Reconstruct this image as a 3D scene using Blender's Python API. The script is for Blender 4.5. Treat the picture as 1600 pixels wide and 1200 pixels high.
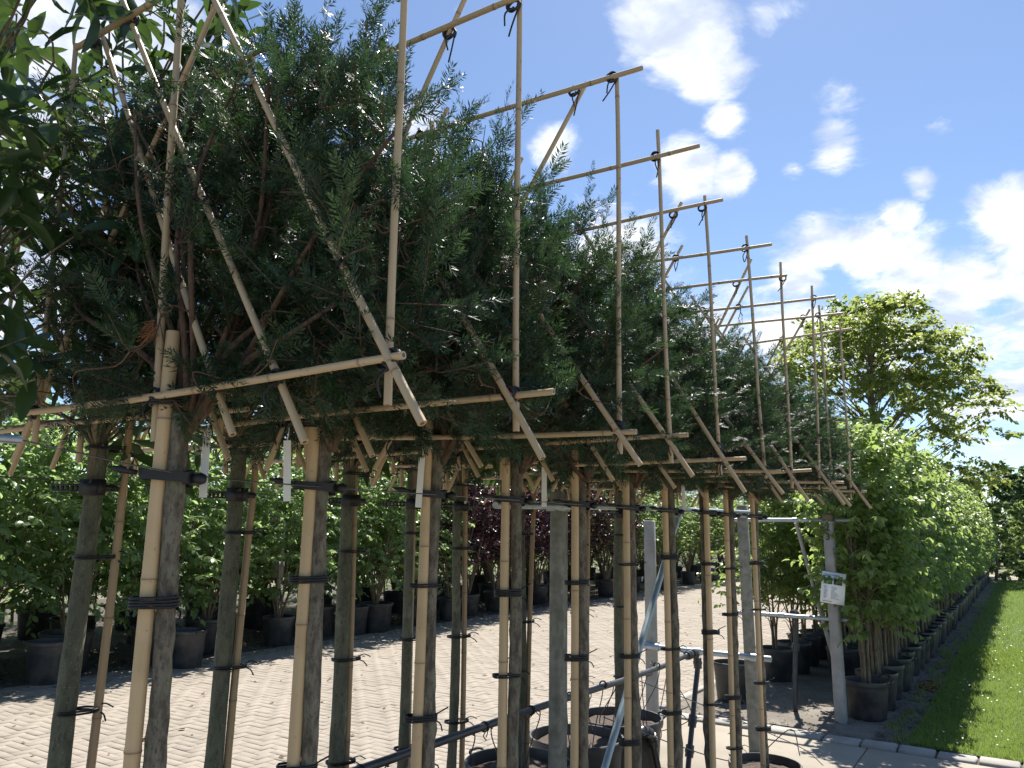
import bpy, math, random
import numpy as np
from mathutils import Matrix, Vector

for o in list(bpy.data.objects): bpy.data.objects.remove(o)
S = bpy.context.scene
COL = S.collection
R = math.radians

# ------------------------------------------------------------------ camera
EYE = np.array([0.0, 0.0, 2.0]); FPX = 1214.5          # focal length in pixels of a 1600 px wide picture
def _cd(x, y):
    v = np.array([(x-800)/FPX, -(y-600)/FPX, -1.0]); return v/np.linalg.norm(v)
_ey = _cd(1600, 836); _ex = -_cd(-1100, 791); _ex -= _ey*_ex.dot(_ey); _ex /= np.linalg.norm(_ex); _ez = np.cross(_ex, _ey)
CM = np.array([_ex, _ey, _ez])                          # camera -> world rotation (row of trees runs along +Y)
cam = bpy.data.cameras.new('camera'); cam.sensor_width = 36; cam.lens = 36*FPX/1600; cam.clip_start = .05; cam.clip_end = 2000
camo = bpy.data.objects.new('camera', cam); COL.objects.link(camo)
mw = Matrix.Identity(4)
for i in range(3):
    for j in range(3): mw[i][j] = CM[i][j]
    mw[i][3] = EYE[i]
camo.matrix_world = mw; S.camera = camo

# ------------------------------------------------------------------ exposure, sun, sky
S.view_settings.view_transform = 'Standard'; S.view_settings.look = 'None'
S.view_settings.exposure = 1.80; S.view_settings.gamma = 1
SUN_AZ, SUN_EL = 13, 58                                 # degrees left of the row direction (+Y), elevation
sd = np.array([-math.sin(R(SUN_AZ))*math.cos(R(SUN_EL)), math.cos(R(SUN_AZ))*math.cos(R(SUN_EL)), math.sin(R(SUN_EL))])
sl = bpy.data.lights.new('sun', 'SUN'); sl.energy = 3.15; sl.angle = R(.55); sl.color = (1, .95, .87)
so = bpy.data.objects.new('sun', sl); COL.objects.link(so); so.location = (-10, 10, 20)
so.rotation_euler = Vector(-sd).to_track_quat('-Z', 'Y').to_euler()

class NT:
    """tiny helper to wire shader nodes"""
    def __init__(s, tree): s.t = tree; s.n = tree.nodes; s.l = tree.links
    def node(s, kind, **kw):
        n = s.n.new(kind)
        for k, v in kw.items(): setattr(n, k, v)
        return n
    def put(s, sock, v):
        if v is None: return
        if hasattr(v, 'is_output'): s.l.new(v, sock)
        else:
            if hasattr(sock.default_value, '__len__') and not hasattr(v, '__len__'): v = (v,)*len(sock.default_value)
            if hasattr(v, '__len__') and len(sock.default_value) == 4 and len(v) == 3: v = (*v, 1)
            sock.default_value = v
    def math(s, op, a, b=None, c=None, clamp=False):
        n = s.node('ShaderNodeMath', operation=op, use_clamp=clamp)
        for k, v in enumerate((a, b, c)): s.put(n.inputs[k], v)
        return n.outputs[0]
    def vmath(s, op, a, b=None, out=0):
        n = s.node('ShaderNodeVectorMath', operation=op); s.put(n.inputs[0], a)
        if b is not None: s.put(n.inputs[1], b)
        return n.outputs[out]
    def mix(s, f, a, b, blend='MIX'):
        n = s.node('ShaderNodeMix', data_type='RGBA', blend_type=blend); s.put(n.inputs[0], f); s.put(n.inputs[6], a); s.put(n.inputs[7], b)
        return n.outputs[2]
    def noise(s, vec, scale, detail=4, rough=.55, dist=0, out=0):
        n = s.node('ShaderNodeTexNoise'); s.put(n.inputs['Vector'], vec); s.put(n.inputs['Scale'], scale)
        s.put(n.inputs['Detail'], detail); s.put(n.inputs['Roughness'], rough); s.put(n.inputs['Distortion'], dist)
        return n.outputs[out]
    def smooth(s, v, a, b, lo=0., hi=1.):
        n = s.node('ShaderNodeMapRange', interpolation_type='SMOOTHSTEP'); s.put(n.inputs[0], v); s.put(n.inputs[1], a); s.put(n.inputs[2], b)
        s.put(n.inputs[3], lo); s.put(n.inputs[4], hi); return n.outputs[0]
    def bump(s, h, strength=.4, dist=.01):
        n = s.node('ShaderNodeBump'); s.put(n.inputs['Height'], h); n.inputs['Strength'].default_value = strength; n.inputs['Distance'].default_value = dist
        return n.outputs[0]

W = bpy.data.worlds.new('World'); S.world = W; W.use_nodes = True
w = NT(W.node_tree); w.n.clear()
sky = w.node('ShaderNodeTexSky', sky_type='NISHITA'); sky.sun_disc = False
sky.sun_elevation = R(SUN_EL); sky.sun_rotation = R(-SUN_AZ); sky.altitude = 0; sky.air_density = .85; sky.dust_density = .2; sky.ozone_density = 3.0
tc = w.node('ShaderNodeTexCoord'); D = tc.outputs['Generated']
sep = w.node('ShaderNodeSeparateXYZ'); w.put(sep.inputs[0], D)
zz = w.math('ADD', w.math('MAXIMUM', sep.outputs[2], 0.0), .22)
comb = w.node('ShaderNodeCombineXYZ'); w.put(comb.inputs[0], w.math('DIVIDE', sep.outputs[0], zz)); w.put(comb.inputs[1], w.math('DIVIDE', sep.outputs[1], zz))
P = comb.outputs[0]
warp = w.noise(P, 2.0, 3, out=1)
P2 = w.vmath('ADD', P, w.vmath('SCALE', w.vmath('SUBTRACT', warp, (.5, .5, .5)), None))
P2.node.inputs[1].links[0].from_node.inputs[3].default_value = .22
n1 = w.noise(P2, 2.4, 9, .62); n2 = w.noise(P2, 8.0, 9, .66, .25)
n3 = w.noise(P2, 26.0, 8, .65)
fb = w.math('ADD', w.math('ADD', w.math('MULTIPLY', n1, .58), w.math('MULTIPLY', n2, .30)), w.math('MULTIPLY', n3, .12))
# single clouds that stand in the visible sky: direction (x, y, z), angular radius, weight
CL = [(-.294,.760,.580,.050,1),(-.267,.788,.555,.050,1),(-.260,.811,.525,.040,.9),(-.257,.842,.474,.026,.8),(-.301,.852,.429,.038,1),(-.260,.869,.421,.028,.9),
      (-.134,.870,.475,.030,.55),(-.147,.889,.433,.032,.85),(-.191,.890,.413,.018,.6),(-.063,.923,.380,.017,.7),(-.085,.933,.350,.022,.8),
      (-.057,.876,.478,.022,.5),(-.038,.898,.438,.016,.5),(-.189,.798,.572,.036,.6),(-.175,.929,.328,.040,.9),(-.128,.940,.315,.036,1),(-.078,.952,.294,.045,1),
      (-.036,.961,.275,.045,1),(.017,.945,.326,.042,1),(.040,.956,.292,.050,1),(-.198,.930,.300,.040,1),(-.02,.98,.20,.05,.8),(-.03,.99,.13,.05,.6),(.03,.98,.19,.06,.8),
      (-.791,.339,.509,.075,1),(-.758,.386,.526,.06,1),(-.860,.351,.371,.08,1),(-.885,.382,.265,.09,1),(-.746,.423,.514,.06,1),(-.497,.641,.585,.014,.5),
      (-.442,.771,.459,.030,.7),(-.570,.667,.481,.05,.7),(-.40,.85,.34,.06,.8),(-.30,.92,.25,.07,.8),(-.17,.96,.22,.06,.7),(-.6,.75,.28,.08,.6),(-.22,.945,.24,.06,.9),(-.12,.97,.22,.05,.9),(-.05,.975,.22,.05,.9),(.06,.96,.26,.06,1),(.0,.985,.16,.05,.8)]
tot = None
for (x, y, z, r, g) in CL:
    dv = w.vmath('DISTANCE', D, (x, y, z), out=1)
    e = w.smooth(dv, r*2.1, r*.05, 0., g)
    tot = e if tot is None else w.math('MAXIMUM', tot, e)
dens = w.math('ADD', w.math('MULTIPLY', fb, 1.25), w.math('MULTIPLY', tot, .43))
cov = w.smooth(dens, .78, .99)
shade = w.smooth(w.noise(P2, 5.5, 6), .36, .62)
ccol = w.mix(shade, (.52, .59, .72), (1.0, 1.0, 1.0))
bg1 = w.node('ShaderNodeBackground'); w.put(bg1.inputs[0], sky.outputs[0]); bg1.inputs[1].default_value = .05
bg2 = w.node('ShaderNodeBackground'); w.put(bg2.inputs[0], ccol); bg2.inputs[1].default_value = .39
ms = w.node('ShaderNodeMixShader'); w.put(ms.inputs[0], w.math('MULTIPLY', cov, .93)); w.l.new(bg1.outputs[0], ms.inputs[1]); w.l.new(bg2.outputs[0], ms.inputs[2])
ow = w.node('ShaderNodeOutputWorld'); w.l.new(ms.outputs[0], ow.inputs[0])
try: W.cycles.sampling_method = 'MANUAL'; W.cycles.sample_map_resolution = 512
except Exception: pass
S.cycles.max_bounces = 8; S.cycles.transparent_max_bounces = 8; S.cycles.diffuse_bounces = 4; S.cycles.transmission_bounces = 6
S.cycles.use_denoising = True
try: S.cycles.denoiser = 'OPENIMAGEDENOISE'
except Exception: pass
S.cycles.sample_clamp_indirect = 6

# ------------------------------------------------------------------ helpers: meshes
def mesh_np(name, V, F, mat=None, tint=None, smooth=False):
    """mesh from arrays. F: (n,k) array of equal polygons or a list of those arrays; tint: per-vertex float"""
    me = bpy.data.meshes.new(name); V = np.asarray(V, np.float32)
    Fs = [np.asarray(f, np.int32) for f in (F if isinstance(F, list) else [F]) if len(f)]
    me.vertices.add(len(V)); me.vertices.foreach_set('co', V.ravel())
    me.loops.add(sum(f.size for f in Fs)); me.loops.foreach_set('vertex_index', np.concatenate([f.ravel() for f in Fs]))
    tot = np.concatenate([np.full(len(f), f.shape[1], np.int32) for f in Fs]); st = np.concatenate([[0], np.cumsum(tot)[:-1]]).astype(np.int32)
    me.polygons.add(len(tot)); me.polygons.foreach_set('loop_start', st)
    if smooth: me.polygons.foreach_set('use_smooth', np.ones(len(tot), bool))
    if tint is not None:
        a = me.attributes.new('tint', 'FLOAT', 'POINT'); a.data.foreach_set('value', np.asarray(tint, np.float32))
    me.update(calc_edges=True); me.validate()
    if mat: me.materials.append(mat)
    return me

def obj(name, me, parent=None, loc=None, rot=None, scale=None, **props):
    o = bpy.data.objects.new(name, me); COL.objects.link(o)
    if parent is not None: o.parent = parent
    if loc is not None: o.location = loc
    if rot is not None: o.rotation_euler = rot
    if scale is not None: o.scale = scale if hasattr(scale, '__len__') else (scale,)*3
    for k, v in props.items(): o[k] = v
    return o
def thing(name, label, cat, loc=(0,0,0), rz=0, group=None):
    o = obj(name, None, loc=loc, rot=(0,0,rz)); o.empty_display_size = .1
    o['label'] = label; o['category'] = cat
    if group: o['group'] = group
    return o

class MB:
    """collects tubes, boxes, lathes into one mesh"""
    def __init__(s): s.V = []; s.Q = []; s.T = []; s.P = []; s.t = []; s.n = 0
    def add(s, V, Q=(), T=(), tint=0., polys=()):
        V = np.asarray(V, float)
        if len(Q): s.Q.append(np.asarray(Q)+s.n)
        if len(T): s.T.append(np.asarray(T)+s.n)
        for p in polys: s.P.append(np.asarray([p])+s.n)
        s.V.append(V); s.t.append(np.broadcast_to(np.asarray(tint, float), (len(V),))); s.n += len(V); return s
    def tube(s, pts, rad, n=8, cap=True, tint=0., squash=None):
        pts = np.asarray(pts, float); m = len(pts); rad = np.broadcast_to(np.asarray(rad, float), (m,)) if np.ndim(rad) < 2 else rad
        T = np.gradient(pts, axis=0); T /= np.linalg.norm(T, axis=1)[:, None]+1e-12
        ref = np.array([0, 0, 1.]) if abs(T[0][2]) < .9 else np.array([1., 0, 0])
        A = np.cross(T, ref); A /= np.linalg.norm(A, axis=1)[:, None]+1e-12; B = np.cross(T, A)
        th = np.arange(n)/n*2*math.pi
        rr = rad[:, None] if np.ndim(rad) == 1 else rad
        V = pts[:, None, :] + A[:, None, :]*(np.cos(th)*rr)[..., None] + B[:, None, :]*(np.sin(th)*rr)[..., None]
        i = np.arange(m-1)[:, None]*n; j = np.arange(n)[None]; k = (j+1) % n
        Q = np.stack([i+j, i+k, i+n+k, i+n+j], -1).reshape(-1, 4)[:, ::-1]
        tt = np.repeat(np.broadcast_to(np.asarray(tint, float), (m,)), n)
        s.add(V.reshape(-1, 3), Q, tint=tt, polys=([list(range(n)), list(range((m-1)*n, m*n))[::-1]] if cap else ()))
        return s
    def box(s, c, size, M=None, tint=0., taper=1.):
        h = np.asarray(size, float)/2
        V = np.array([[x, y, z] for z in (-1, 1) for y in (-1, 1) for x in (-1, 1)], float)
        V[4:, :2] *= taper
        V = V*h
        if M is not None: V = V@np.asarray(M).T
        Q = [[0,2,3,1],[4,5,7,6],[0,1,5,4],[2,6,7,3],[0,4,6,2],[1,3,7,5]]
        return s.add(V+np.asarray(c), Q, tint=tint)
    def lathe(s, prof, n=28, c=(0,0,0), tint=0.):
        prof = np.asarray(prof, float); m = len(prof); th = np.arange(n)/n*2*math.pi
        V = np.stack([prof[:, 0][:, None]*np.cos(th), prof[:, 0][:, None]*np.sin(th), np.repeat(prof[:, 1][:, None], n, 1)], -1).reshape(-1, 3)+np.asarray(c)
        i = np.arange(m-1)[:, None]*n; j = np.arange(n)[None]; k = (j+1) % n
        Q = np.stack([i+j, i+k, i+n+k, i+n+j], -1).reshape(-1, 4)
        return s.add(V, Q, tint=tint)
    def mesh(s, name, mat, smooth=True):
        F = []
        if s.Q: F.append(np.concatenate(s.Q))
        if s.T: F.append(np.concatenate(s.T))
        F += s.P
        return mesh_np(name, np.concatenate(s.V), F, mat, np.concatenate(s.t), smooth)

def autosmooth(me, deg=40):
    try: me.set_sharp_from_angle(angle=R(deg))
    except Exception: pass
    return me

def bez(pts, n=12):
    """smooth polyline through points (Catmull-Rom)"""
    p = np.asarray(pts, float); p = np.vstack([2*p[0]-p[1], p, 2*p[-1]-p[-2]]); out = []
    for i in range(1, len(p)-2):
        for t in np.linspace(0, 1, n, endpoint=False):
            out.append(.5*((2*p[i])+(-p[i-1]+p[i+1])*t+(2*p[i-1]-5*p[i]+4*p[i+1]-p[i+2])*t*t+(-p[i-1]+3*p[i]-3*p[i+1]+p[i+2])*t**3))
    out.append(p[-2]); return np.array(out)

def norm(v): return v/(np.linalg.norm(v, axis=-1, keepdims=True)+1e-12)

def scatter(name, tv, tq, tt, Pp, A, N, sc, mat, ttint=None, tint=None, wid=None):
    """copies a small template (verts tv along +X, normal +Z; quads tq, triangles tt) to every position as one mesh"""
    A = norm(A); B = norm(np.cross(N, A)); N = np.cross(A, B); k = len(tv); n = len(Pp)
    sc = np.broadcast_to(np.asarray(sc, float), (n,)); wd = sc if wid is None else wid
    V = Pp[:, None, :]+A[:, None, :]*(tv[None, :, 0, None]*sc[:, None, None])+B[:, None, :]*(tv[None, :, 1, None]*wd[:, None, None])+N[:, None, :]*(tv[None, :, 2, None]*sc[:, None, None])
    off = (np.arange(n)*k)[:, None, None]; F = []
    if len(tq): F.append((np.asarray(tq)[None]+off).reshape(-1, 4))
    if len(tt): F.append((np.asarray(tt)[None]+off).reshape(-1, 3))
    ti = np.zeros((n, k))
    if tint is not None: ti += np.asarray(tint)[:, None]
    if ttint is not None: ti += ttint[None]
    return V.reshape(-1, 3), F, ti.ravel()

# ------------------------------------------------------------------ materials
def mat(name): 
    m = bpy.data.materials.new(name); m.use_nodes = True; t = NT(m.node_tree)
    b = t.n['Principled BSDF']; return m, t, b
def objco(t): return t.node('ShaderNodeTexCoord').outputs['Object']
def poss(t): return t.node('ShaderNodeNewGeometry').outputs['Position']
def tintn(t):
    a = t.node('ShaderNodeAttribute'); a.attribute_name = 'tint'; return a.outputs['Fac']

def leaf_mat(name, dark, light, tr, fac=.4, rough=.42, spec=.5):
    m, t, b = mat(name); ti = tintn(t)
    n = t.noise(poss(t), 2.2, 2)
    col = t.mix(t.math('ADD', t.math('MULTIPLY', ti, .8), t.math('MULTIPLY', n, .25), clamp=True), dark, light)
    t.put(b.inputs['Base Color'], col); b.inputs['Roughness'].default_value = rough; b.inputs['Specular IOR Level'].default_value = spec
    tn = t.node('ShaderNodeBsdfTranslucent'); t.put(tn.inputs[0], t.mix(.35, tr, col, 'MIX'))
    mx = t.node('ShaderNodeMixShader'); mx.inputs[0].default_value = fac
    t.l.new(b.outputs[0], mx.inputs[1]); t.l.new(tn.outputs[0], mx.inputs[2]); t.l.new(mx.outputs[0], t.n['Material Output'].inputs[0])
    return m
M_yew = leaf_mat('yew needles', (.010,.029,.024), (.080,.135,.038), (.06,.13,.035), .24, .48, .40)
M_laurel = leaf_mat('laurel leaves', (.020,.046,.022), (.09,.16,.035), (.12,.22,.035), .22, .30, .5)
M_shrub = leaf_mat('shrub leaves', (.080,.140,.066), (.20,.28,.11), (.44,.60,.20), .58, .34, .5)
M_purple = leaf_mat('purple leaves', (.028,.014,.020), (.085,.045,.055), (.14,.03,.04), .30, .35, .55)
M_pear = leaf_mat('pear leaves', (.066,.116,.046), (.22,.27,.08), (.44,.58,.15), .56, .34, .55)
M_maple = leaf_mat('green maple leaves', (.065,.115,.04), (.17,.25,.07), (.38,.52,.12), .48, .45)
M_tree = leaf_mat('broad tree leaves', (.075,.115,.034), (.20,.235,.065), (.46,.55,.12), .55, .45)
M_far = leaf_mat('far bush leaves', (.05,.095,.045), (.12,.18,.08), (.22,.36,.1), .45, .5)
M_grass = leaf_mat('grass blades', (.085,.14,.035), (.17,.24,.06), (.36,.48,.10), .52, .5, .3)

def bark(name, a, b_, c, sc=22, lich=.5, spots=0):
    m, t, b = mat(name); co = objco(t); mp = t.node('ShaderNodeMapping'); mp.inputs['Scale'].default_value = (1, 1, .35); t.put(mp.inputs[0], co)
    n1 = t.noise(mp.outputs[0], sc, 6, .65); n2 = t.noise(co, sc*.35, 3)
    col = t.mix(t.smooth(n1, .35, .65), a, b_); col = t.mix(t.smooth(n2, lich, lich+.14, 0, .8), col, c)
    if spots:
        v = t.node('ShaderNodeTexVoronoi'); t.put(v.inputs['Vector'], co); v.inputs['Scale'].default_value = spots
        col = t.mix(t.smooth(v.outputs[0], .16, .09, 0, .75), col, (.34,.35,.30))
    n4 = t.noise(mp.outputs[0], sc*4.5, 5, .7); col = t.mix(t.smooth(n4, .52, .66, 0, .75), col, tuple(c*.45 for c in a))
    t.put(b.inputs['Base Color'], col); b.inputs['Roughness'].default_value = .9
    t.put(b.inputs['Normal'], t.bump(t.math('ADD', n1, t.math('MULTIPLY', n4, -.6)), .9, .006)); return m
M_bark = bark('yew bark', (.075,.062,.046), (.21,.18,.135), (.17,.17,.115), 40, .52)
M_bark2 = bark('smooth green bark', (.075,.078,.052), (.13,.13,.088), (.20,.21,.16), 18, .60, 85)
M_barkred = bark('reddish branch bark', (.07,.042,.028), (.15,.090,.058), (.12,.10,.07), 40, .6)
M_stem = bark('shrub stem bark', (.11,.085,.055), (.21,.17,.11), (.19,.19,.13), 26, .6)

def bamboo(name, c1, c2):
    m, t, b = mat(name); co = objco(t); mp = t.node('ShaderNodeMapping'); mp.inputs['Scale'].default_value = (1, 1, .04); t.put(mp.inputs[0], co)
    n = t.noise(mp.outputs[0], 120, 4, .6); n2 = t.noise(co, 5, 3); oi = t.node('ShaderNodeObjectInfo').outputs['Random']
    col = t.mix(t.math('MULTIPLY', n, .9), c1, c2)
    col = t.mix(t.smooth(n2, .5, .72, 0, .45), col, (.30,.21,.10)); col = t.mix(t.math('MULTIPLY', oi, .35), col, (.36,.27,.15))
    v = t.noise(co, 60, 3); col = t.mix(t.smooth(v, .66, .74, 0, .5), col, (.13,.09,.05))
    col = t.mix(t.math('MULTIPLY', tintn(t), 1, clamp=True), col, (.12,.075,.04))
    t.put(b.inputs['Base Color'], col); b.inputs['Roughness'].default_value = .5; t.put(b.inputs['Normal'], t.bump(n, .15, .002)); return m
M_bam = bamboo('bamboo cane', (.56,.43,.27), (.43,.30,.17))
M_pole = bamboo('bamboo stake', (.62,.45,.26), (.50,.34,.18))

def simple(name, col, rough=.6, metal=0., nscale=20, var=.25, bumps=0., col2=None, spec=.5):
    m, t, b = mat(name); co = objco(t); n = t.noise(co, nscale, 5, .6)
    c2 = col2 or tuple(c*(1-var) for c in col)
    t.put(b.inputs['Base Color'], t.mix(t.smooth(n, .3, .7), col, c2)); b.inputs['Roughness'].default_value = rough; b.inputs['Metallic'].default_value = metal; b.inputs['Specular IOR Level'].default_value = spec
    if bumps: t.put(b.inputs['Normal'], t.bump(n, bumps, .004))
    return m
M_pot, _t, _b = mat('black plastic pot'); _co = poss(_t); _n = _t.noise(_co, 7, 6, .65); _n2 = _t.noise(_co, 2.2, 4)
_c = _t.mix(_t.smooth(_n, .40, .70), (.026,.027,.029), (.060,.058,.054)); _c = _t.mix(_t.smooth(_n2, .50, .68, 0, .65), _c, (.105,.092,.074))
_t.put(_b.inputs['Base Color'], _c); _t.put(_b.inputs['Roughness'], _t.smooth(_n, .3, .7, .36, .62)); _t.put(_b.inputs['Normal'], _t.bump(_n, .08, .004))
M_rubber = simple('black rubber tie', (.014,.014,.016), .55)
M_hose = simple('black irrigation pipe', (.028,.030,.034), .38, nscale=8, col2=(.05,.05,.055))
M_tag = simple('white plastic label', (.82,.81,.78), .45, nscale=12, var=.06)
M_red = simple('red tape', (.5,.03,.03), .5)
M_orange = simple('orange tag', (.75,.2,.05), .5)
M_soil = simple('potting soil', (.040,.030,.023), .95, nscale=80, col2=(.092,.068,.050), bumps=.8)
M_steel = simple('galvanised steel', (.42,.46,.48), .42, .75, nscale=14, col2=(.30,.34,.36))
M_steelblue = simple('weathered galvanised brace', (.33,.40,.42), .45, .55, nscale=10, col2=(.45,.50,.51))
M_wire = simple('steel wire', (.18,.18,.18), .4, .8)
M_paper = simple('white sign paper', (.85,.87,.88), .8, nscale=3, var=.03, spec=.15)
M_ink = simple('dark print', (.06,.06,.065), .7)
M_inkg = simple('grey print', (.30,.31,.33), .7)
M_greypipe = simple('grey plastic conduit', (.36,.37,.37), .5, nscale=8)
M_box = simple('grey socket box', (.40,.38,.33), .55, nscale=6)

def concrete(name, a, b_, sc=6, spots=True, moss=None, bstr=.35):
    m, t, b = mat(name); co = poss(t); n1 = t.noise(co, sc, 6, .6); n2 = t.noise(co, sc*22, 4, .7); n3 = t.noise(co, sc*.3, 3)
    col = t.mix(t.smooth(n1, .32, .68), a, b_); col = t.mix(t.math('MULTIPLY', n2, .5), col, tuple(c*.62 for c in b_))
    col = t.mix(t.smooth(t.noise(co, .9, 5, .65), .42, .70, 0, .55), col, tuple(c*.72 for c in b_))
    if moss: col = t.mix(t.smooth(n3, .5, .68, 0, .7), col, moss)
    ti = tintn(t); col = t.mix(t.math('MULTIPLY', ti, .5, clamp=True), col, tuple(c*.6 for c in b_))
    t.put(b.inputs['Base Color'], col); b.inputs['Roughness'].default_value = .9; t.put(b.inputs['Normal'], t.bump(n2, bstr, .004)); return m
M_post = concrete('weathered concrete post', (.34,.33,.285), (.19,.185,.15), 16, moss=(.12,.125,.085))
M_post2 = concrete('pale concrete post', (.44,.43,.40), (.30,.29,.27), 6)
M_slab = concrete('concrete path', (.335,.295,.235), (.275,.24,.19), 2.6, bstr=.5)
M_kerb = concrete('concrete kerb', (.40,.38,.34), (.31,.29,.26), 5)
M_brick = concrete('concrete paving brick', (.315,.272,.222), (.268,.232,.188), 3.0, bstr=.25)

def ground_mat(name, a, b_, c, s1, s2, bstr=.8, dist=.02, chips=None):
    m, t, b = mat(name); co = poss(t); n1 = t.noise(co, s1, 6, .62); n2 = t.noise(co, s2, 5, .7)
    col = t.mix(t.smooth(n1, .35, .65), a, b_); col = t.mix(t.smooth(n2, .52, .7, 0, .8), col, c)
    t.put(b.inputs['Base Color'], col); b.inputs['Roughness'].default_value = .95; t.put(b.inputs['Normal'], t.bump(n2, bstr, dist)); return m
M_ground = ground_mat('field earth', (.15,.13,.09), (.12,.13,.06), (.20,.18,.11), .5, 9)
M_joint = ground_mat('sandy joints', (.25,.22,.18), (.22,.195,.158), (.27,.24,.20), 3, 60, .3, .005)
M_bed = ground_mat('dark soil strip', (.055,.045,.036), (.085,.07,.055), (.13,.11,.085), 4, 45)
M_earth = ground_mat('trodden grey earth', (.125,.108,.088), (.19,.17,.142), (.08,.066,.053), 1.8, 40, .5, .01)
M_turf = ground_mat('turf', (.05,.09,.022), (.075,.125,.03), (.10,.13,.04), 2.5, 30)
M_chip = simple('litter chips', (.20,.17,.13), .9, nscale=2, col2=(.08,.06,.045))
M_dead2 = simple('dry leaf litter', (.20,.13,.06), .85, nscale=3, col2=(.10,.075,.045))
M_dead = simple('dry brown needles', (.32,.14,.05), .8)

# ------------------------------------------------------------------ ground, road, path, lawn
def sheet(name, x0, x1, y0, y1, z, m, sub=1, **kw):
    V = [(x0,y0,z),(x1,y0,z),(x1,y1,z),(x0,y1,z)]
    return obj(name, mesh_np(name, V, np.array([[0,1,2,3]]), m), kind='structure', **kw)
sheet('ground', -600, 600, -300, 900, -.05, M_ground)
road = sheet('road', -10.4, -3.62, -3, 90, -.0055, M_joint)
bed_l = sheet('soil_strip', -20, -10.38, -4, 90, -.004, M_bed)
bed_r = sheet('nursery_bed', -3.6, -.9, 8.6, 42, -.004, M_earth)
path = sheet('concrete_path', -3.6, 12, -4, 8.45, -.022, M_joint)
_ys = np.linspace(8.72, 41, 240); _xs = -1.09+.05*np.sin(_ys*3.1)+.04*np.sin(_ys*7.7+1)+.03*np.sin(_ys*19)
lawn = obj('lawn', mesh_np('lawn', np.vstack([np.c_[_xs, _ys, _ys*0+.006], np.c_[_ys*0+14, _ys, _ys*0+.006]]), np.array([[k, 240+k, 241+k, k+1] for k in range(239)]), M_turf), kind='structure')
sheet('far_path', -3.4, 14, 42, 47, -.002, M_slab)
rng = np.random.default_rng(7)

def proj(p):
    c = (np.asarray(p, float)-EYE)@CM
    z = np.maximum(-c[:, 2], 1e-6); return 800+FPX*c[:, 0]/z, 600-FPX*c[:, 1]/z, -c[:, 2]

# paving bricks in an elbow (herringbone) bond: the nearest ones in view one by one, the others joined
BL, BW, BH, J = .205, .1, .05, .0045
brick_var = []
for k in range(6):
    def one(lx, ly):
        hx, hy, c, jz = lx/2-J/2, ly/2-J/2, .0022, rng.uniform(-.0015, .0015)
        V = [(-hx,-hy,-BH),(hx,-hy,-BH),(hx,hy,-BH),(-hx,hy,-BH),(-hx,-hy,-c),(hx,-hy,-c),(hx,hy,-c),(-hx,hy,-c),(-hx+c,-hy+c,jz),(hx-c,-hy+c,jz),(hx-c,hy-c,jz),(-hx+c,hy-c,jz)]
        return np.array(V), np.array([[0,1,5,4],[1,2,6,5],[2,3,7,6],[3,0,4,7],[4,5,9,8],[5,6,10,9],[6,7,11,10],[7,4,8,11],[8,9,10,11]])
    for (lx, ly) in ((BL, BW), (BW, BL)):
        V, Q = one(lx, ly); tn = rng.uniform(0, .2)
        brick_var.append((V, Q, tn, mesh_np('paving_brick', V, Q, M_brick, np.full(len(V), tn))))
cells = []
U = .1025
for i in range(-20, 330):                         # Y steps
    for j in range(-102, 0):                      # X steps
        k = (i+j) % 4
        xc, yc = -3.62+j*U, i*U
        if k == 0: cells.append((xc+U, yc+U/2, 0))             # lies along X, covers j, j+1
        elif k == 2: cells.append((xc+U/2, yc+U, 1))           # lies along Y, covers i, i+1
cells = np.array(cells)
cells = cells[(cells[:, 0] > -10.38) & (cells[:, 0] < -3.66)]
px, py, dz = proj(np.c_[cells[:, :2], np.zeros(len(cells))])
vis = (px > -30) & (px < 1630) & (py < 1230) & (dz > .5)
cells, dz, py = cells[vis], dz[vis], py[vis]
order = np.argsort(dz); near = set(order[:300].tolist())
VV, QQ, TT, nn = [], [], [], 0
for idx, (x, y, a) in enumerate(cells):
    v = brick_var[2*int(rng.integers(6))+int(a)]
    if idx in near:
        obj('paving_brick', v[3], road, loc=(x, y, rng.uniform(-.0015, .0015)), rot=(rng.uniform(-.008, .008), rng.uniform(-.008, .008), 0))
    elif y < 28:
        VV.append(v[0][4:]+np.array([x, y, rng.uniform(-.002, .002)+.004*math.sin(x*2.1+y*.7)*math.sin(y*1.3)*.5])); QQ.append(v[1][4:]-4+nn); TT.append(np.full(8, rng.uniform(0, .2))); nn += 8
obj('paving_field', mesh_np('paving_field', np.concatenate(VV), np.concatenate(QQ), M_brick, np.concatenate(TT)), road, kind='stuff')
sheet_far = obj('paving_far', mesh_np('paving_far', [(-10.38,28,-.001),(-3.66,28,-.001),(-3.66,90,-.001),(-10.38,90,-.001)], np.array([[0,1,2,3]]), M_brick), road)

def slab_mesh(lx, ly, h, m, c=.008, seed=0):
    hx, hy = lx/2, ly/2
    V = [(-hx,-hy,-h),(hx,-hy,-h),(hx,hy,-h),(-hx,hy,-h),(-hx,-hy,-c),(hx,-hy,-c),(hx,hy,-c),(-hx,hy,-c),(-hx+c,-hy+c,0),(hx-c,-hy+c,0),(hx-c,hy-c,0),(-hx+c,hy-c,0)]
    Q = np.array([[0,1,5,4],[1,2,6,5],[2,3,7,6],[3,0,4,7],[4,5,9,8],[5,6,10,9],[6,7,11,10],[7,4,8,11],[8,9,10,11]])
    return mesh_np('slab', V, Q, m, np.full(12, (seed*37 % 10)/25))
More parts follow.
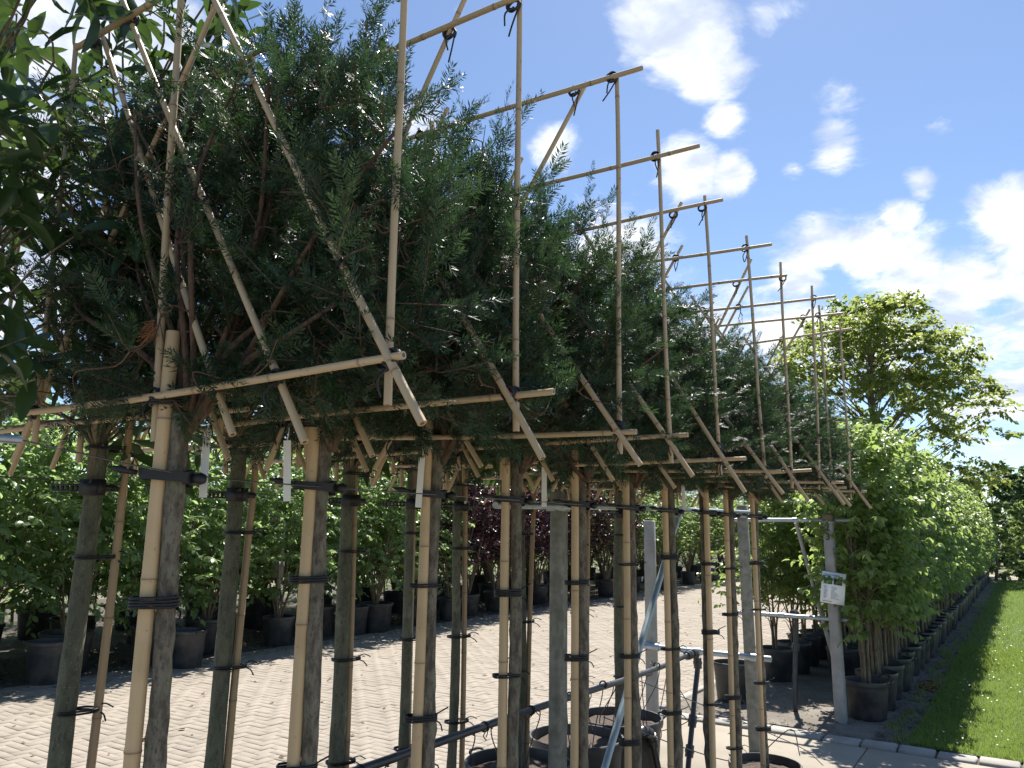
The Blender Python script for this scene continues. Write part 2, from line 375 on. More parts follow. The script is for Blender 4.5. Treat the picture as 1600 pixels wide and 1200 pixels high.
# large cast slabs of the path (joints at x = -1.41 ...)
for a, xs in enumerate([(-3.58, -1.415), (-1.405, .8), (.81, 3.0)]):
    for b_, ys in enumerate([(-3.0, -.8), (-.79, 1.6), (1.61, 4.0), (4.01, 6.2), (6.21, 8.42)]):
        obj('slab', slab_mesh(xs[1]-xs[0], ys[1]-ys[0], .02, M_slab, .006, a*5+b_), path, loc=((xs[0]+xs[1])/2, (ys[0]+ys[1])/2, -.001))
kerb = obj('kerb', mesh_np('kerb_bedding', [(-3.6,8.43,-.012),(12,8.43,-.012),(12,8.73,-.012),(-3.6,8.73,-.012)], np.array([[0,1,2,3]]), M_bed), kind='structure')
ks = [(-3.55,-3.0),(-2.99,-2.43),(-2.42,-1.84),(-1.83,-1.49),(-1.48,-1.17),(-1.16,-.85),(-.84,-.52),(-.51,-.19),(-.18,.14),(.15,.47),(.48,.8),(.81,1.13)]
for k, (a, b_) in enumerate(ks):
    obj('kerb_stone', slab_mesh(b_-a-.012, .215, .05, M_kerb, .012, k), kerb, loc=((a+b_)/2, 8.565+.006*((k*7) % 3-1), .016+.004*((k*5) % 3)), rot=(R(.6*((k*3) % 3-1)), R(.5*((k*4) % 3-1)), R(.5*((k*11) % 3-1))))
edge = obj('edging', mesh_np('edging_bedding', [(-3.66,8.7,-.008),(-3.56,8.7,-.008),(-3.56,42,-.008),(-3.66,42,-.008)], np.array([[0,1,2,3]]), M_bed), kind='structure')
em = slab_mesh(.085, .98, .08, M_kerb, .01, 3)
for k in range(14): obj('edging_stone', em, edge, loc=(-3.61, 9.25+k*1.0, .03), rot=(0, 0, R(.4*((k*7) % 3-1))))

# lawn blades
def blades(n, x0, x1, y0, y1, h, bias, zz):
    X = rng.uniform(x0, x1, n); Y = y0+(y1-y0)*rng.random(n)**bias
    edge_ = -1.14+.07*np.sin(Y*3.1)+.05*np.sin(Y*7.7+1)
    X = np.where(X < edge_, edge_+rng.random(n)*.3, X); X = np.where(rng.random(n) < .015, edge_-rng.random(n)*.16, X)
    Pp = np.c_[X, Y, np.full(n, zz)]; a = rng.uniform(0, 2*math.pi, n); lean = rng.uniform(.1, .9, n)
    A = np.c_[np.cos(a)*lean, np.sin(a)*lean, np.ones(n)]; N = np.c_[np.sin(a), -np.cos(a), np.full(n, .2)]
    tv = np.array([(0, -.09, 0), (0, .09, 0), (.6, .06, .03), (1, 0, .14)]); 
    patch = .5+.5*np.sin(X*2.3+1.2*np.sin(Y*1.7))*np.sin(Y*1.9+X)
    return scatter('', tv, [[0, 1, 2, 2]][:0], [[0, 1, 2], [0, 2, 3]], Pp, A, N, rng.uniform(.6, 1.25, n)*h, M_grass, tint=rng.uniform(0, .9, n)*.7+patch*.5-.1)
V1, F1, t1 = blades(72000, -1.1, 2.2, 8.74, 17, .048, 1.3, .004)
V2, F2, t2 = blades(42000, -1.1, 3.0, 14, 41, .075, 1.2, .004)
obj('grass_blades', mesh_np('grass_blades', np.concatenate([V1, V2]), np.concatenate([F1[0], F2[0]+len(V1)]), M_grass, np.concatenate([t1, t2])), lawn, kind='stuff')
n = 260; X = rng.uniform(-.9, 1.6, n); Y = rng.uniform(8.9, 22, n); a = rng.uniform(0, 6.28, n)
Vd, Fd, td = scatter('', np.array([(-.5,-.5,0),(.5,-.5,0),(.5,.5,0),(-.5,.5,0)]), [[0,1,2,3]], [], np.c_[X, Y, np.full(n, .05)], np.c_[np.cos(a), np.sin(a), a*0], np.c_[a*0, a*0-.4, a*0+1], .014, M_tag)
obj('daisy_heads', mesh_np('daisy_heads', Vd, Fd, M_tag, td), lawn, kind='stuff')

# litter on the soil strips
def litter(name, par, n, x0, x1, y0, y1, bias, m, size):
    X = rng.uniform(x0, x1, n); Y = y0+(y1-y0)*rng.random(n)**bias; a = rng.uniform(0, 6.28, n)
    V, F, t = scatter('', np.array([(-.5,-.3,0),(.5,-.35,.08),(.45,.3,0),(-.4,.35,.1)]), [[0,1,2,3]], [], np.c_[X, Y, np.full(n, .008)], np.c_[np.cos(a), np.sin(a), rng.uniform(-.3, .3, n)], np.c_[rng.uniform(-.5, .5, n), rng.uniform(-.5, .5, n), np.ones(n)], rng.uniform(.4, 1.4, n)*size, m)
    obj(name, mesh_np(name, V, F, m, t), par, kind='stuff')
litter('soil_litter', bed_l, 9000, -12.6, -10.42, 3, 26, 1.2, M_chip, .035)
litter('bed_litter', bed_r, 2600, -3.5, -1.0, 8.75, 22, 1.5, M_chip, .022)
litter('strip_litter', bed_r, 2600, -1.42, -1.02, 8.75, 26, 1.4, M_chip, .028)
litter('fallen_leaves', road, 420, -10.3, -5.0, 3, 24, 1.0, M_dead2, .045)
litter('edge_dirt', road, 2600, -10.4, -9.95, 3, 26, 1.2, M_chip, .022)
litter('bark_crumbs', bed_r, 260, -1.35, -1.05, 11.8, 12.6, 1, M_dead, .04)

# ------------------------------------------------------------------ pots
def pot_mesh(d, h):
    r = d/2
    prof = [(.0, 0), (r*.80, 0), (r*.82, .01), (r*.955, h-.06), (r*.96, h-.055), (r*1.0, h-.05), (r*1.015, h-.03), (r*1.015, h-.006), (r*1.0, h), (r*.965, h), (r*.955, h-.01), (r*.94, h-.10)]
    b = MB().lathe(prof, 32); me = autosmooth(b.mesh('pot', M_pot), 35); return me
def soil_mesh(d, h, seed=0):
    g = np.random.default_rng(seed); r = d/2*.945; rings = [(0,)]
    V = [(0, 0, h-.055)]
    for k, rr in enumerate((.35, .7, 1.0)):
        for a in range(18): V.append((rr*r*math.cos(a*math.pi/9), rr*r*math.sin(a*math.pi/9), h-.06+g.uniform(-.012, .016)))
    T = [[0, 1+a, 1+(a+1) % 18] for a in range(18)]; Q = []
    for k in range(2):
        for a in range(18): Q.append([1+k*18+a, 1+(k+1)*18+a, 1+(k+1)*18+(a+1) % 18, 1+k*18+(a+1) % 18])
    return MB().add(V, Q, T).mesh('soil', M_soil)
def handle_mesh(d, h):
    r = d/2*1.01
    p = bez([(r-.01, -.055, h-.03), (r+.028, -.05, h-.004), (r+.034, 0, h+.004), (r+.028, .05, h-.004), (r-.01, .055, h-.03)], 5)
    return MB().tube(p, .008, 6).mesh('handle', M_pot)
_pc = {}
def add_pot(root, d, h, rz=0., handles=2):
    key = (round(d, 3), round(h, 3))
    if key not in _pc: _pc[key] = (pot_mesh(d, h), soil_mesh(d, h, int(d*1000)), handle_mesh(d, h))
    p = obj('pot', _pc[key][0], root, rot=(0, 0, rz)); obj('soil', _pc[key][1], root, rot=(0, 0, rz*2))
    for k in range(handles): obj('handle', _pc[key][2], p, rot=(0, 0, k*math.pi))
    return p

# ------------------------------------------------------------------ foliage building blocks
def leaf_tpl(fold=.12, droop=.12, w=.5):
    """pointed oval leaf, 1 long, folded on its midrib"""
    xs = [0, .22, .55, .85, 1.0]; ws = [.04, .78, 1.0, .5, 0]
    V = []
    for x, ww in zip(xs, ws):
        z = -droop*x*x
        if ww > 0: V += [(x, -w*ww/1, z+fold*ww*.5), (x, 0, z), (x, w*ww/1, z+fold*ww*.5)]
        else: V.append((x, 0, z))
    Q = []; T = []
    for k in range(3):
        o = 3*k; Q += [[o, o+3, o+4, o+1], [o+1, o+4, o+5, o+2]]
    T = [[9, 12, 10], [10, 12, 11]]
    return np.array(V), Q, T
def leaf_small(fold=.12, droop=.12, w=.5):
    V = np.array([(0,0,0),(.42,-w,fold*.6-droop*.15),(.45,0,-droop*.2),(.42,w,fold*.6-droop*.15),(1,0,-droop)])
    return V, [], [[0,1,2],[0,2,3],[1,4,2],[2,4,3]]

def twig_leaves(g, P0, Dr, Ln, n, droop=.25, spread=.9, up=1.0, jit=.35, start=.15):
    """leaf positions, directions, normals for n leaves along each twig"""
    m = len(P0); t = start+(1-start)*(np.arange(n)+.5)/n; t = t[None, :]+g.uniform(-.03, .03, (m, n))
    pos = P0[:, None, :]+Dr[:, None, :]*(Ln[:, None]*t)[..., None]; pos[..., 2] -= droop*Ln[:, None]*t*t*.6
    tan = np.broadcast_to(Dr[:, None, :], pos.shape).copy(); tan[..., 2] -= droop*t*1.0
    hs = norm(np.cross(Dr, np.array([0, 0, 1.])+g.normal(0, .15, (m, 3))))
    sg = np.where(np.arange(n) % 2 == 0, 1., -1.)[None, :, None]
    A = tan*.75+hs[:, None, :]*sg*spread+g.normal(0, jit, pos.shape); A[..., 2] -= droop*.6
    N = np.array([0, 0, up])+g.normal(0, .45, pos.shape)
    return pos.reshape(-1, 3), norm(A.reshape(-1, 3)), N.reshape(-1, 3), np.repeat(t, 1, 0).reshape(-1)

def stems_mesh(name, paths, m, n=7):
    b = MB()
    for p, r in paths: b.tube(p, r, n, cap=False)
    return b.mesh(name, m)

# ------------------------------------------------------------------ yew crown
def sprig_tpl(g, nn=12):
    """one yew shoot, 1 long: needles in two ruffled ranks, the young tip brighter"""
    V = []; Q = []
    xs = np.linspace(.04, 1.0, nn)
    for k, x in enumerate(xs):
        for s in (-1, 1):
            l = .36*(1-.32*max(0, (x-.6)/.4))*g.uniform(.75, 1.15)*(.7+.3*min(1, x*5)); w = .030
            ang = R(g.uniform(44, 72)-24*max(0, (x-.7)/.3)); el = g.normal(.18, .42); dx, dy, dzz = math.cos(ang), math.sin(ang)*s*math.cos(el), math.sin(el)*math.sin(ang)
            z0 = -.07*x*x; o = len(V); b0 = np.array([x-.02, 0, z0]); d = np.array([dx, dy, dzz]); sd_ = norm(np.cross(d, np.array([.25*g.normal(), .25*g.normal(), 1.])))*w
            V += [b0, b0+d*l*.45+sd_, b0+d*l+np.array([l*.12, 0, 0]), b0+d*l*.45-sd_]; Q.append([o, o+1, o+2, o+3])
    o = len(V)
    V += [np.array([0, -.018, 0]), np.array([0, .018, 0]), np.array([.97, .003, -.06]), np.array([.97, -.003, -.06])]; Q.append([o, o+1, o+2, o+3])
    tt = np.array([max(0., v[0]-.5)*.22 for v in V]); return np.array(V), Q, tt

def yew_crown(seed, nplume, keep=1.0, tops=10):
    g = np.random.default_rng(seed)
    m = nplume                                       # branchlets that leave the fan of limbs
    u = g.uniform(-.54, .62, m); z = 2.27+g.random(m)**.95*.80; y = g.normal(.060, .080, m)
    cut = (np.abs(u)-.30)/.35+(z-2.62)/.60           # looser towards the upper corners
    ok = cut < g.uniform(.70, 1.30, m); u, z, y = u[ok], z[ok], y[ok]; m = len(u)
    P0 = np.c_[u, y, z]
    D0 = np.c_[np.sign(u)*np.abs(g.normal(.25, .35, m))+g.normal(0, .40, m), g.normal(0, .65, m), g.normal(.42, .45, m)]
    Ln = g.uniform(.09, .21, m)
    k = tops; ut = g.uniform(-.52, .58, k); Pt = np.c_[ut, g.normal(0, .06, k), 2.92+g.uniform(-.12, .16, k)-.25*np.abs(ut)]
    Dt = np.c_[ut*.35+g.normal(0, .16, k), g.normal(0, .16, k), np.ones(k)]; Lt = g.uniform(.14, .28, k)
    q = 30; uf = g.uniform(-.56, .62, q); Pf = np.c_[uf, g.normal(0, .1, q), 2.31+g.uniform(-.05, .08, q)]; Df = np.c_[np.sign(uf)*.6+g.normal(0, .4, q), g.normal(0, .6, q), g.normal(-.25, .2, q)]; Lf = g.uniform(.06, .14, q)
    P0 = np.vstack([P0, Pt, Pf]); Dr = norm(np.vstack([D0, Dt, Df])); Ln = np.concatenate([Ln, Lt, Lf])
    tpls = [sprig_tpl(g) for _ in range(4)]
    n = 13; m = len(P0)
    t = (.02+.98*(np.arange(n)+.5)/n)[None]+g.uniform(-.06, .06, (m, n))
    bend = norm(g.normal(0, 1, (m, 3)))*.12+np.array([0, 0, .08])
    pos = P0[:, None]+Dr[:, None]*(Ln[:, None]*t)[..., None]+bend[:, None]*(Ln[:, None]*t*t)[..., None]
    side = norm(np.cross(Dr, g.normal(0, 1, (m, 3)))); nor = norm(np.cross(side, Dr))
    az = np.arange(n)[None]*2.39+g.uniform(0, 6.28, (m, 1))+g.normal(0, .5, (m, n))
    fl = np.where(g.random((m, 1)) < .6, .45, 1.0)    # most branchlets are rather flat
    lat = side[:, None]*np.cos(az)[..., None]+nor[:, None]*(np.sin(az)*fl)[..., None]
    A = Dr[:, None]*g.uniform(.7, 1.3, (m, n, 1))+lat*g.uniform(.6, 1.1, (m, n, 1))+np.array([0, 0, .12])
    A[:, -1] = Dr+bend
    L = g.uniform(.042, .076, (m, n))*np.where(t > .9, 1.0, 1.1-.35*t)
    N = nor[:, None]*.6+np.array([0, 0, .7])+g.normal(0, .5, (m, n, 3))
    pos, A, N, L = pos.reshape(-1, 3), A.reshape(-1, 3), N.reshape(-1, 3), L.ravel()
    young = np.repeat(g.random(m) < .16, n)*g.uniform(.1, .45, m*n)
    tint = g.uniform(0, .14, len(pos))+young
    which = g.integers(0, 4, len(pos)); Vs, Fs, Ts, o = [], [], [], 0
    for k in range(4):
        s = which == k; V, F, ti = scatter('', tpls[k][0], tpls[k][1], [], pos[s], A[s], N[s], L[s], None, tpls[k][2], tint[s])
        Vs.append(V); Fs.append(F[0]+o); Ts.append(ti); o += len(V)
    me = mesh_np('yew_crown', np.concatenate(Vs), np.concatenate(Fs), M_yew, np.concatenate(Ts))
    b = MB(); limbs = []                              # limbs fan out of the trunk head
    for a in range(12):
        uu = -.58+1.18*a/11+g.uniform(-.05, .05); zt = 3.05-.30*abs(uu)+g.uniform(-.15, .08) if abs(uu) < .4 else 2.45+g.uniform(0, .45)
        p = bez([(0, 0, 2.2), (uu*.22, g.normal(0, .03), 2.32+g.uniform(0, .1)), (uu*.62+g.normal(0, .03), g.normal(0, .05), 2.32+(zt-2.32)*.55), (uu, g.normal(0, .05), zt)], 5)
        limbs.append(p); b.tube(p, np.linspace(.011, .0035, len(p)), 6, cap=False)
    lp = np.concatenate([l[4:] for l in limbs])
    for i in np.argsort(np.min(np.linalg.norm(P0[:, None]-lp[None], axis=2), 1)):
        q0 = lp[np.argmin(np.sum((lp-P0[i])**2, 1))]; lp = np.vstack([lp, P0[i][None]])
        if np.linalg.norm(q0-P0[i]) < .45: b.tube(bez([q0, (q0+P0[i])/2+g.normal(0, .012, 3), P0[i], P0[i]+Dr[i]*Ln[i]*.8], 3), np.linspace(.0027, .0009, 10), 4, cap=False)
    return me, b.mesh('limbs', M_barkred)

YC = [yew_crown(101, 560, tops=16), yew_crown(202, 500, tops=15), yew_crown(303, 470, tops=15)]
print('yew tris', [sum(len(p.vertices)-2 for p in c[0].polygons) for c in YC[:1]])

# ------------------------------------------------------------------ bamboo canes, ties
def cane_mesh(L, r, seed, node=.26, split=False):
    g = np.random.default_rng(seed); zs, rs, ts = [], [], []
    z = 0.; nodes = np.arange(g.uniform(.05, node), L, node)
    pts = [0., L]+[L*k/14 for k in range(1, 14)]
    for nd in nodes: pts += [nd-.012, nd-.003, nd, nd+.004, nd+.014]
    pts = sorted(p for p in set(pts) if 0 <= p <= L)
    for p in pts:
        k = np.min(np.abs(nodes-p)) if len(nodes) else 1
        rs.append(r*(1.0-.14*p/L)*(1.10 if k < .0015 else 1.04 if k < .005 else 1.0)); ts.append(.8 if k < .0015 else .12 if k < .005 else 0.); zs.append(p)
    zs = np.array(zs); ph = g.uniform(0, 6); am = (.0014 if split else .005)*L
    P_ = np.c_[am*np.sin(zs/L*3.1+ph)-am*math.sin(ph), am*.7*np.sin(zs/L*4.2+ph*2)-am*.7*math.sin(ph*2), zs]
    b = MB()
    if not split:
        b.tube(P_, rs, 10, cap=True, tint=ts)
        for e, zz_ in ((0, -.0006), (-1, .0006)): b.tube([P_[e]+[0, 0, zz_*.2], P_[e]+[0, 0, zz_]], rs[e]*.55, 8, cap=True, tint=1.0)
    else:                                            # split (half-round) stake: flat side towards the trunk
        n = 9; th = np.linspace(-.56*math.pi, .56*math.pi, n)
        prof = np.c_[np.cos(th), np.sin(th)]; V = (P_[:, None, :]+np.concatenate([prof[None]*np.array(rs)[:, None, None], np.zeros((len(P_), n, 1))], -1)).reshape(-1, 3)
        i = np.arange(len(P_)-1)[:, None]*n; j = np.arange(n)[None]; k = (j+1) % n
        Q = np.stack([i+j, i+k, i+n+k, i+n+j], -1).reshape(-1, 4)
        b.add(V, Q, tint=np.repeat(ts, n), polys=[list(range(n))[::-1], list(range((len(P_)-1)*n, len(P_)*n))])
    return autosmooth(b.mesh('bamboo_cane', M_pole if split else M_bam), 50)

def tie_mesh(rx, ry, loops, r=.0032, tail=True, seed=0, m=None):
    g = np.random.default_rng(seed); b = MB(); pts = []
    for k in range(loops*16+1):
        a = k/16*2*math.pi; ex_ = .62 if rx > .03 else 1.; pts.append((rx*math.copysign(abs(math.cos(a))**ex_, math.cos(a)), ry*math.copysign(abs(math.sin(a))**ex_, math.sin(a)), (k/(loops*16)-.5)*r*2.0*loops+g.normal(0, .0006)))
    b.tube(np.array(pts), r, 6)
    if tail:
        e = np.array(pts[-1]); b.tube(bez([e, e+[.012, -.02, .012], e+[.03, -.035, g.uniform(-.03, .03)]], 4), r*.7, 5)
        e = np.array(pts[0]); b.tube(bez([e, e+[.01, -.022, -.006], e+[.012, -.045, -.02]], 4), r*.7, 5)
    return b.mesh('tie', m or M_rubber)
TIE = [tie_mesh(.0125, .0135, 2, .0026, True, 1), tie_mesh(.013, .0135, 2, .0026, False, 2)]
TIE_RED = tie_mesh(.0105, .0110, 1, .0026, False, 3, M_red)
WRAP = [tie_mesh(.050, .0315, 4, .0034, True, 4), tie_mesh(.050, .0315, 3, .0033, True, 5), tie_mesh(.050, .0315, 2, .0033, True, 6)]

def strap_mesh():
    """flat rubber strap with a knob that holds stake and trunk to the wire"""
    b = MB(); n = 24; top, bot = [], []
    for k in range(n+1):
        a = k/n*2*math.pi; h = .011+.010*max(0, math.cos(a-.6)); x, y = .058*math.copysign(abs(math.cos(a))**.62, math.cos(a)), .035*math.copysign(abs(math.sin(a))**.62, math.sin(a))
        top.append((x, y, h)); bot.append((x, y, -h))
    V = np.array(top+bot); Q = [[k, k+1, n+1+k+1, n+1+k] for k in range(n)]
    b.add(V, Q); b.add(V*np.array([.95, .93, 1]), [q[::-1] for q in Q])
    b.tube([(.058, -.012, 0), (.074, -.018, 0), (.086, -.020, 0)], [.010, .015, .010], 8)
    b.tube([(-.06, -.016, .002), (-.095, -.024, .006), (-.12, -.026, .008)], [.006, .010, .003], 6)
    return b.mesh('strap', M_rubber)
STRAP = strap_mesh()
def buckle_mesh():
    """perforated strap tongue and buckle block of the other row"""
    b = MB(); b.tube([(.045*math.cos(k/16*6.2832), .045*math.sin(k/16*6.2832), 0) for k in range(17)], .012, 6)
    b.box((.015, -.052, 0), (.075, .028, .05)); b.box((.015, -.068, 0), (.06, .006, .036))
    for s in (-1, 1): b.box((-.10, -.012, s*.0095), (.13, .006, .006))
    for k in range(8): b.box((-.165+k*.018, -.012, 0), (.008, .006, .013))
    return b.mesh('buckle_strap', M_rubber)
BUCKLE = buckle_mesh()

# canes of one frame in its own plane: (u, z) ends; u runs along +X, frame stands at y offset
def frame_spec(g):
    j = lambda s=.012: g.uniform(-s, s)*1.9
    c = [('lower_bar', (-.62+j(), 2.285+j()), (.735+j(.02), 2.285+j()), -.055, .0090), ('upper_bar', (-.63+j(.03), 3.36+j()), (.745+j(.03), 3.35+j(.02)), -.055, .0090),
         ('upright_cane', (.655+j(), 2.225+j()), (.630+j(.02), 3.41+j(.02)), -.0375, .0080), ('upright_cane', (-.60+j(), 2.2+j()), (-.66+j(.02), 3.41+j(.02)), -.0375, .0080),
         ('upright_cane', (-.03+j(), 2.18), (-.075+j(.02), 3.42+j(.02)), -.0365, .0100)]
    for u0, y0 in ((.755, -.0725), (.445, -.036), (.205, -.034)): c.append(('diagonal_cane', (u0+j(), 2.165+j()), (u0-.835+j(.03), 3.43+j(.03)), y0, .0085))
    for u0 in (-.74, -.46, -.235): c.append(('diagonal_cane', (u0+j(), 2.17+j()), (u0+.745+j(.03), 3.45+j(.03)), -.020, .0082))
    drop = set(g.choice([6, 7, 8, 9, 10], 2, replace=False).tolist())          # not every frame has all its slanting canes
    return [k for i_, k in enumerate(c) if i_ not in drop]
CANE = {}
for r_ in (.0090, .0080, .0085, .0082, .0100):
    for L_ in (1.2, 1.3, 1.4, 1.5):
        for v in range(2): CANE[(r_, L_, v)] = cane_mesh(L_, r_, int(r_*1e5)+int(L_*10)+v*97, .24+.05*v)
POLE = [cane_mesh(2.42, .0188, 900+k, .36, True) for k in range(3)]
M_pole2 = bamboo('brown bamboo stake', (.36,.25,.14), (.27,.17,.09))
POLE_THIN = [cane_mesh(2.62, .0150, 940+k, .30, False) for k in range(3)]
for me_ in POLE_THIN: me_.materials[0] = M_pole2
def place_cane(root, name, a, b, y, r, v):
    L = math.dist(a, b); key = min((k for k in CANE if k[0] == r and k[2] == v), key=lambda k: abs(k[1]-L)); me = CANE[key]
    d = Vector((b[0]-a[0], 0, b[1]-a[1])); q = d.to_track_quat('Z', 'Y')
    o = obj(name, me, root, loc=(a[0], y, a[1]), scale=(1, 1, L/key[1])); o.rotation_euler = q.to_euler(); return o
def cross_pt(a, b, c, d):
    (x1, y1), (x2, y2), (x3, y3), (x4, y4) = a, b, c, d
    den = (x1-x2)*(y3-y4)-(y1-y2)*(x3-x4)
    if abs(den) < 1e-6: return None
    t = ((x1-x3)*(y3-y4)-(y1-y3)*(x3-x4))/den; u = ((x1-x3)*(y1-y2)-(y1-y3)*(x1-x2))/den
    return (x1+t*(x2-x1), y1+t*(y2-y1)) if 0 <= t <= 1 and 0 <= u <= 1 else None
def make_frame(X, Y, label, group, seed, rz=0., ry=0., pole=None, pole_tilt=(0, 0), du=0., dzv=0., red=False):
    g = np.random.default_rng(seed); f = thing('bamboo_frame', label, 'bamboo frame', (X+du, Y, dzv), rz+g.uniform(-.035, .035), group)
    sp = frame_spec(g)
    for k, (nm, a, b, y, r) in enumerate(sp): place_cane(f, nm, a, b, y, r, (k+seed) % 2)
    for bar in sp[:2]:
        for k, o_ in enumerate(sp[2:]):
            c = cross_pt(bar[1], bar[2], o_[1], o_[2])
            if c and g.random() < .85:
                obj('tie', TIE[k % 2], f, loc=(c[0], (bar[3]+o_[3])/2, c[1]), rot=(R(90)+g.uniform(-.3, .3), g.uniform(.5, 1.1), g.uniform(-.2, .2)), scale=(1.25, 1.25, 1.5))
    for up in sp[2:5]:
        for di in sp[5:7]:
            c = cross_pt(up[1], up[2], di[1], di[2])
            if c and g.random() < .6: obj('tie', TIE_RED if red and up is sp[2] else TIE[1], f, loc=(c[0], (up[3]+di[3])/2, c[1]), rot=(R(90), .8, 0), scale=(1.3, 1.3, 1.9)); red = False
    for di in sp[5:7]:
        for k in range(2):
            t = g.uniform(.2, .75); c = (di[1][0]+(di[2][0]-di[1][0])*t, di[3], di[1][1]+(di[2][1]-di[1][1])*t)
            obj('tie', TIE[0], f, loc=c, rot=(0, -.58, 0), scale=.85)
    return f

# ------------------------------------------------------------------ trunks
def trunk_mesh(h, r0, r1, seed, m, rough=.10, lean=(0, 0), knots=True):
    g = np.random.default_rng(seed); n, k = 14, 46; z = np.linspace(0, h, k); t = z/h
    ph = g.uniform(0, 6, 4); w_ = .006
    P_ = np.c_[lean[0]*t+w_*np.sin(z*3.1+ph[0])*np.minimum(1, t*4), lean[1]*t+w_*np.sin(z*2.6+ph[1])*np.minimum(1, t*4), z]
    rad = (r0+(r1-r0)*t)[:, None]*(1+rough*g.normal(0, .5, (k, n))+rough*.8*np.sin(z*9+ph[2])[:, None])
    rad[0] *= 1.35; rad[1] *= 1.15
    if knots:
        for _ in range(16): a, b_ = g.integers(3, k-2), g.integers(0, n); rad[a, b_] *= 1.22; rad[a, (b_+1) % n] *= 1.15; rad[a+1, b_] *= 1.12
    return MB().tube(P_, rad, n).mesh('trunk', m)
TR1 = [trunk_mesh(2.1, .0250, .0195, 50+k, M_bark, .11) for k in range(4)]
TR2 = [trunk_mesh(2.2, .036, .027, 70+k, M_bark2, .04, knots=False) for k in range(4)]
TR2T = [trunk_mesh(2.2, .026, .020, 90+k, M_bark2, .05, knots=False) for k in range(2)]

ORD = ['first', 'second', 'third', 'fourth', 'fifth', 'sixth', 'seventh', 'eighth', 'ninth', 'tenth', 'eleventh', 'twelfth', 'thirteenth', 'fourteenth']
# front row of yews
YY = [1.09, 1.54, 2.04, 2.53, 3.07, 3.60, 4.13, 4.63, 5.16, 5.74]
X1 = -1.62
FR = [dict(rz=.00, du=.0), dict(rz=.0, dzv=.0), dict(rz=.0), dict(rz=.01, dzv=.0), dict(), dict(rz=-.01), dict(rz=.02), dict(du=.05), dict(rz=.01), dict(du=.02)]
for i, Y in enumerate(YY):
    q = ORD[9-i]
    t = thing('yew_tree', f'espaliered yew in the trunk row under the wire, {q} counted from the concrete end post', 'yew tree', (X1, Y, 0), 0, 'espaliered yews in a row')
    add_pot(t, .48, .44, .3*i)
    obj('trunk', TR1[i % 4], t, loc=(0, 0, .36), rot=(0, 0, i*1.3), scale=(1, 1, .9))
    c, l = YC[[0, 1, 2, 0, 1, 2, 1, 0, 2, 1][i]]
    sx = [1, 1, 1, -1, -1, 1, -1, 1, 1, 1][i]
    zs_ = [1, .95, .92, .86, .88, .80, .84, .76, .80, .74][i]
    obj('crown', c, t, loc=(.02 if i else -.01, .03, 2.2*(1-zs_)), scale=(sx*1.0, 1, zs_), kind='stuff')
    obj('limbs', l, t, loc=(.02, 0, 2.2*(1-zs_)), scale=(sx, 1, zs_), kind='stuff')
    f = make_frame(X1, Y, f'bamboo cane frame tied to the {q} yew counted from the concrete end post', 'bamboo frames on the yews', 300+i, red=(i == 1), **FR[i])
    # stake of split bamboo, seen left of its trunk
    p = obj('stake', POLE[i % 3], f, loc=(-.025, -.028, .02), rot=(0, 0, R(-55)))
    for k, zz_ in enumerate([.62, 1.0, 1.42, 1.80]):
        obj('tie', WRAP[(i+k) % 3], f, loc=(-.017, -.019, zz_+.05*math.sin(i*5+k*3)), rot=(0, 0, R(46)), scale=1.0)
    obj('strap', STRAP, f, loc=(-.016, -.018, 2.10), rot=(0, .06, R(46)))
    obj('tie', WRAP[1], f, loc=(-.017, -.019, 2.27), rot=(0, 0, R(46)))

# ------------------------------------------------------------------ second row: laurels
def laurel_sprays(seed, nsh, zlo=2.25, zhi=3.6):
    """positions for big leaves: shoots with whorls of long leaves"""
    g = np.random.default_rng(seed)
    u = g.uniform(-.55, .55, nsh); z = zlo+g.random(nsh)*(zhi-zlo-.25); z = np.maximum(z, zlo+.12); P0 = np.c_[u, g.normal(0, .17, nsh), z]
    Dr = norm(np.c_[u*.8+g.normal(0, .5, nsh), g.normal(0, .6, nsh), g.normal(.45, .5, nsh)]); Ln = g.uniform(.10, .26, nsh)
    n = 9; t = np.linspace(.2, 1, n)[None]+g.uniform(-.05, .05, (nsh, n))
    pos = P0[:, None]+Dr[:, None]*(Ln[:, None]*t)[..., None]
    s1 = norm(np.cross(Dr, g.normal(0, 1, (nsh, 3)))); s2 = np.cross(Dr, s1); a = np.arange(n)*2.4+g.uniform(0, 6, (nsh, 1))
    A = Dr[:, None]*(.35+.5*t[..., None])+s1[:, None]*np.cos(a)[..., None]+s2[:, None]*np.sin(a)[..., None]+np.array([0, 0, -.35])
    N = Dr[:, None]*1.0+np.array([0, 0, .6])+g.normal(0, .25, pos.shape)
    L = g.uniform(.09, .15, (nsh, n)); young = (g.random(nsh) < .16)[:, None]*np.where(t > .7, .6, .15)
    return pos.reshape(-1, 3), norm(A.reshape(-1, 3)), N.reshape(-1, 3), L.ravel(), (young+g.uniform(0, .2, (nsh, n))).ravel(), P0, Dr, Ln
LT = leaf_tpl(.10, .16, .155)
LEAF_ONE = []
for k in range(5):
    V, Q, T = leaf_tpl(.10+.03*k, .10+.07*k, .15+.012*(k % 3)); LEAF_ONE.append(mesh_np('leaf', V, [np.array(Q), np.array(T)], M_laurel, np.full(len(V), (.02, .1, .18, .05, .75)[k]), True))
def basis(A, N):
    A = A/np.linalg.norm(A); B = np.cross(N, A); B /= np.linalg.norm(B)+1e-9; N = np.cross(A, B); return Matrix(((A[0], B[0], N[0]), (A[1], B[1], N[1]), (A[2], B[2], N[2])))
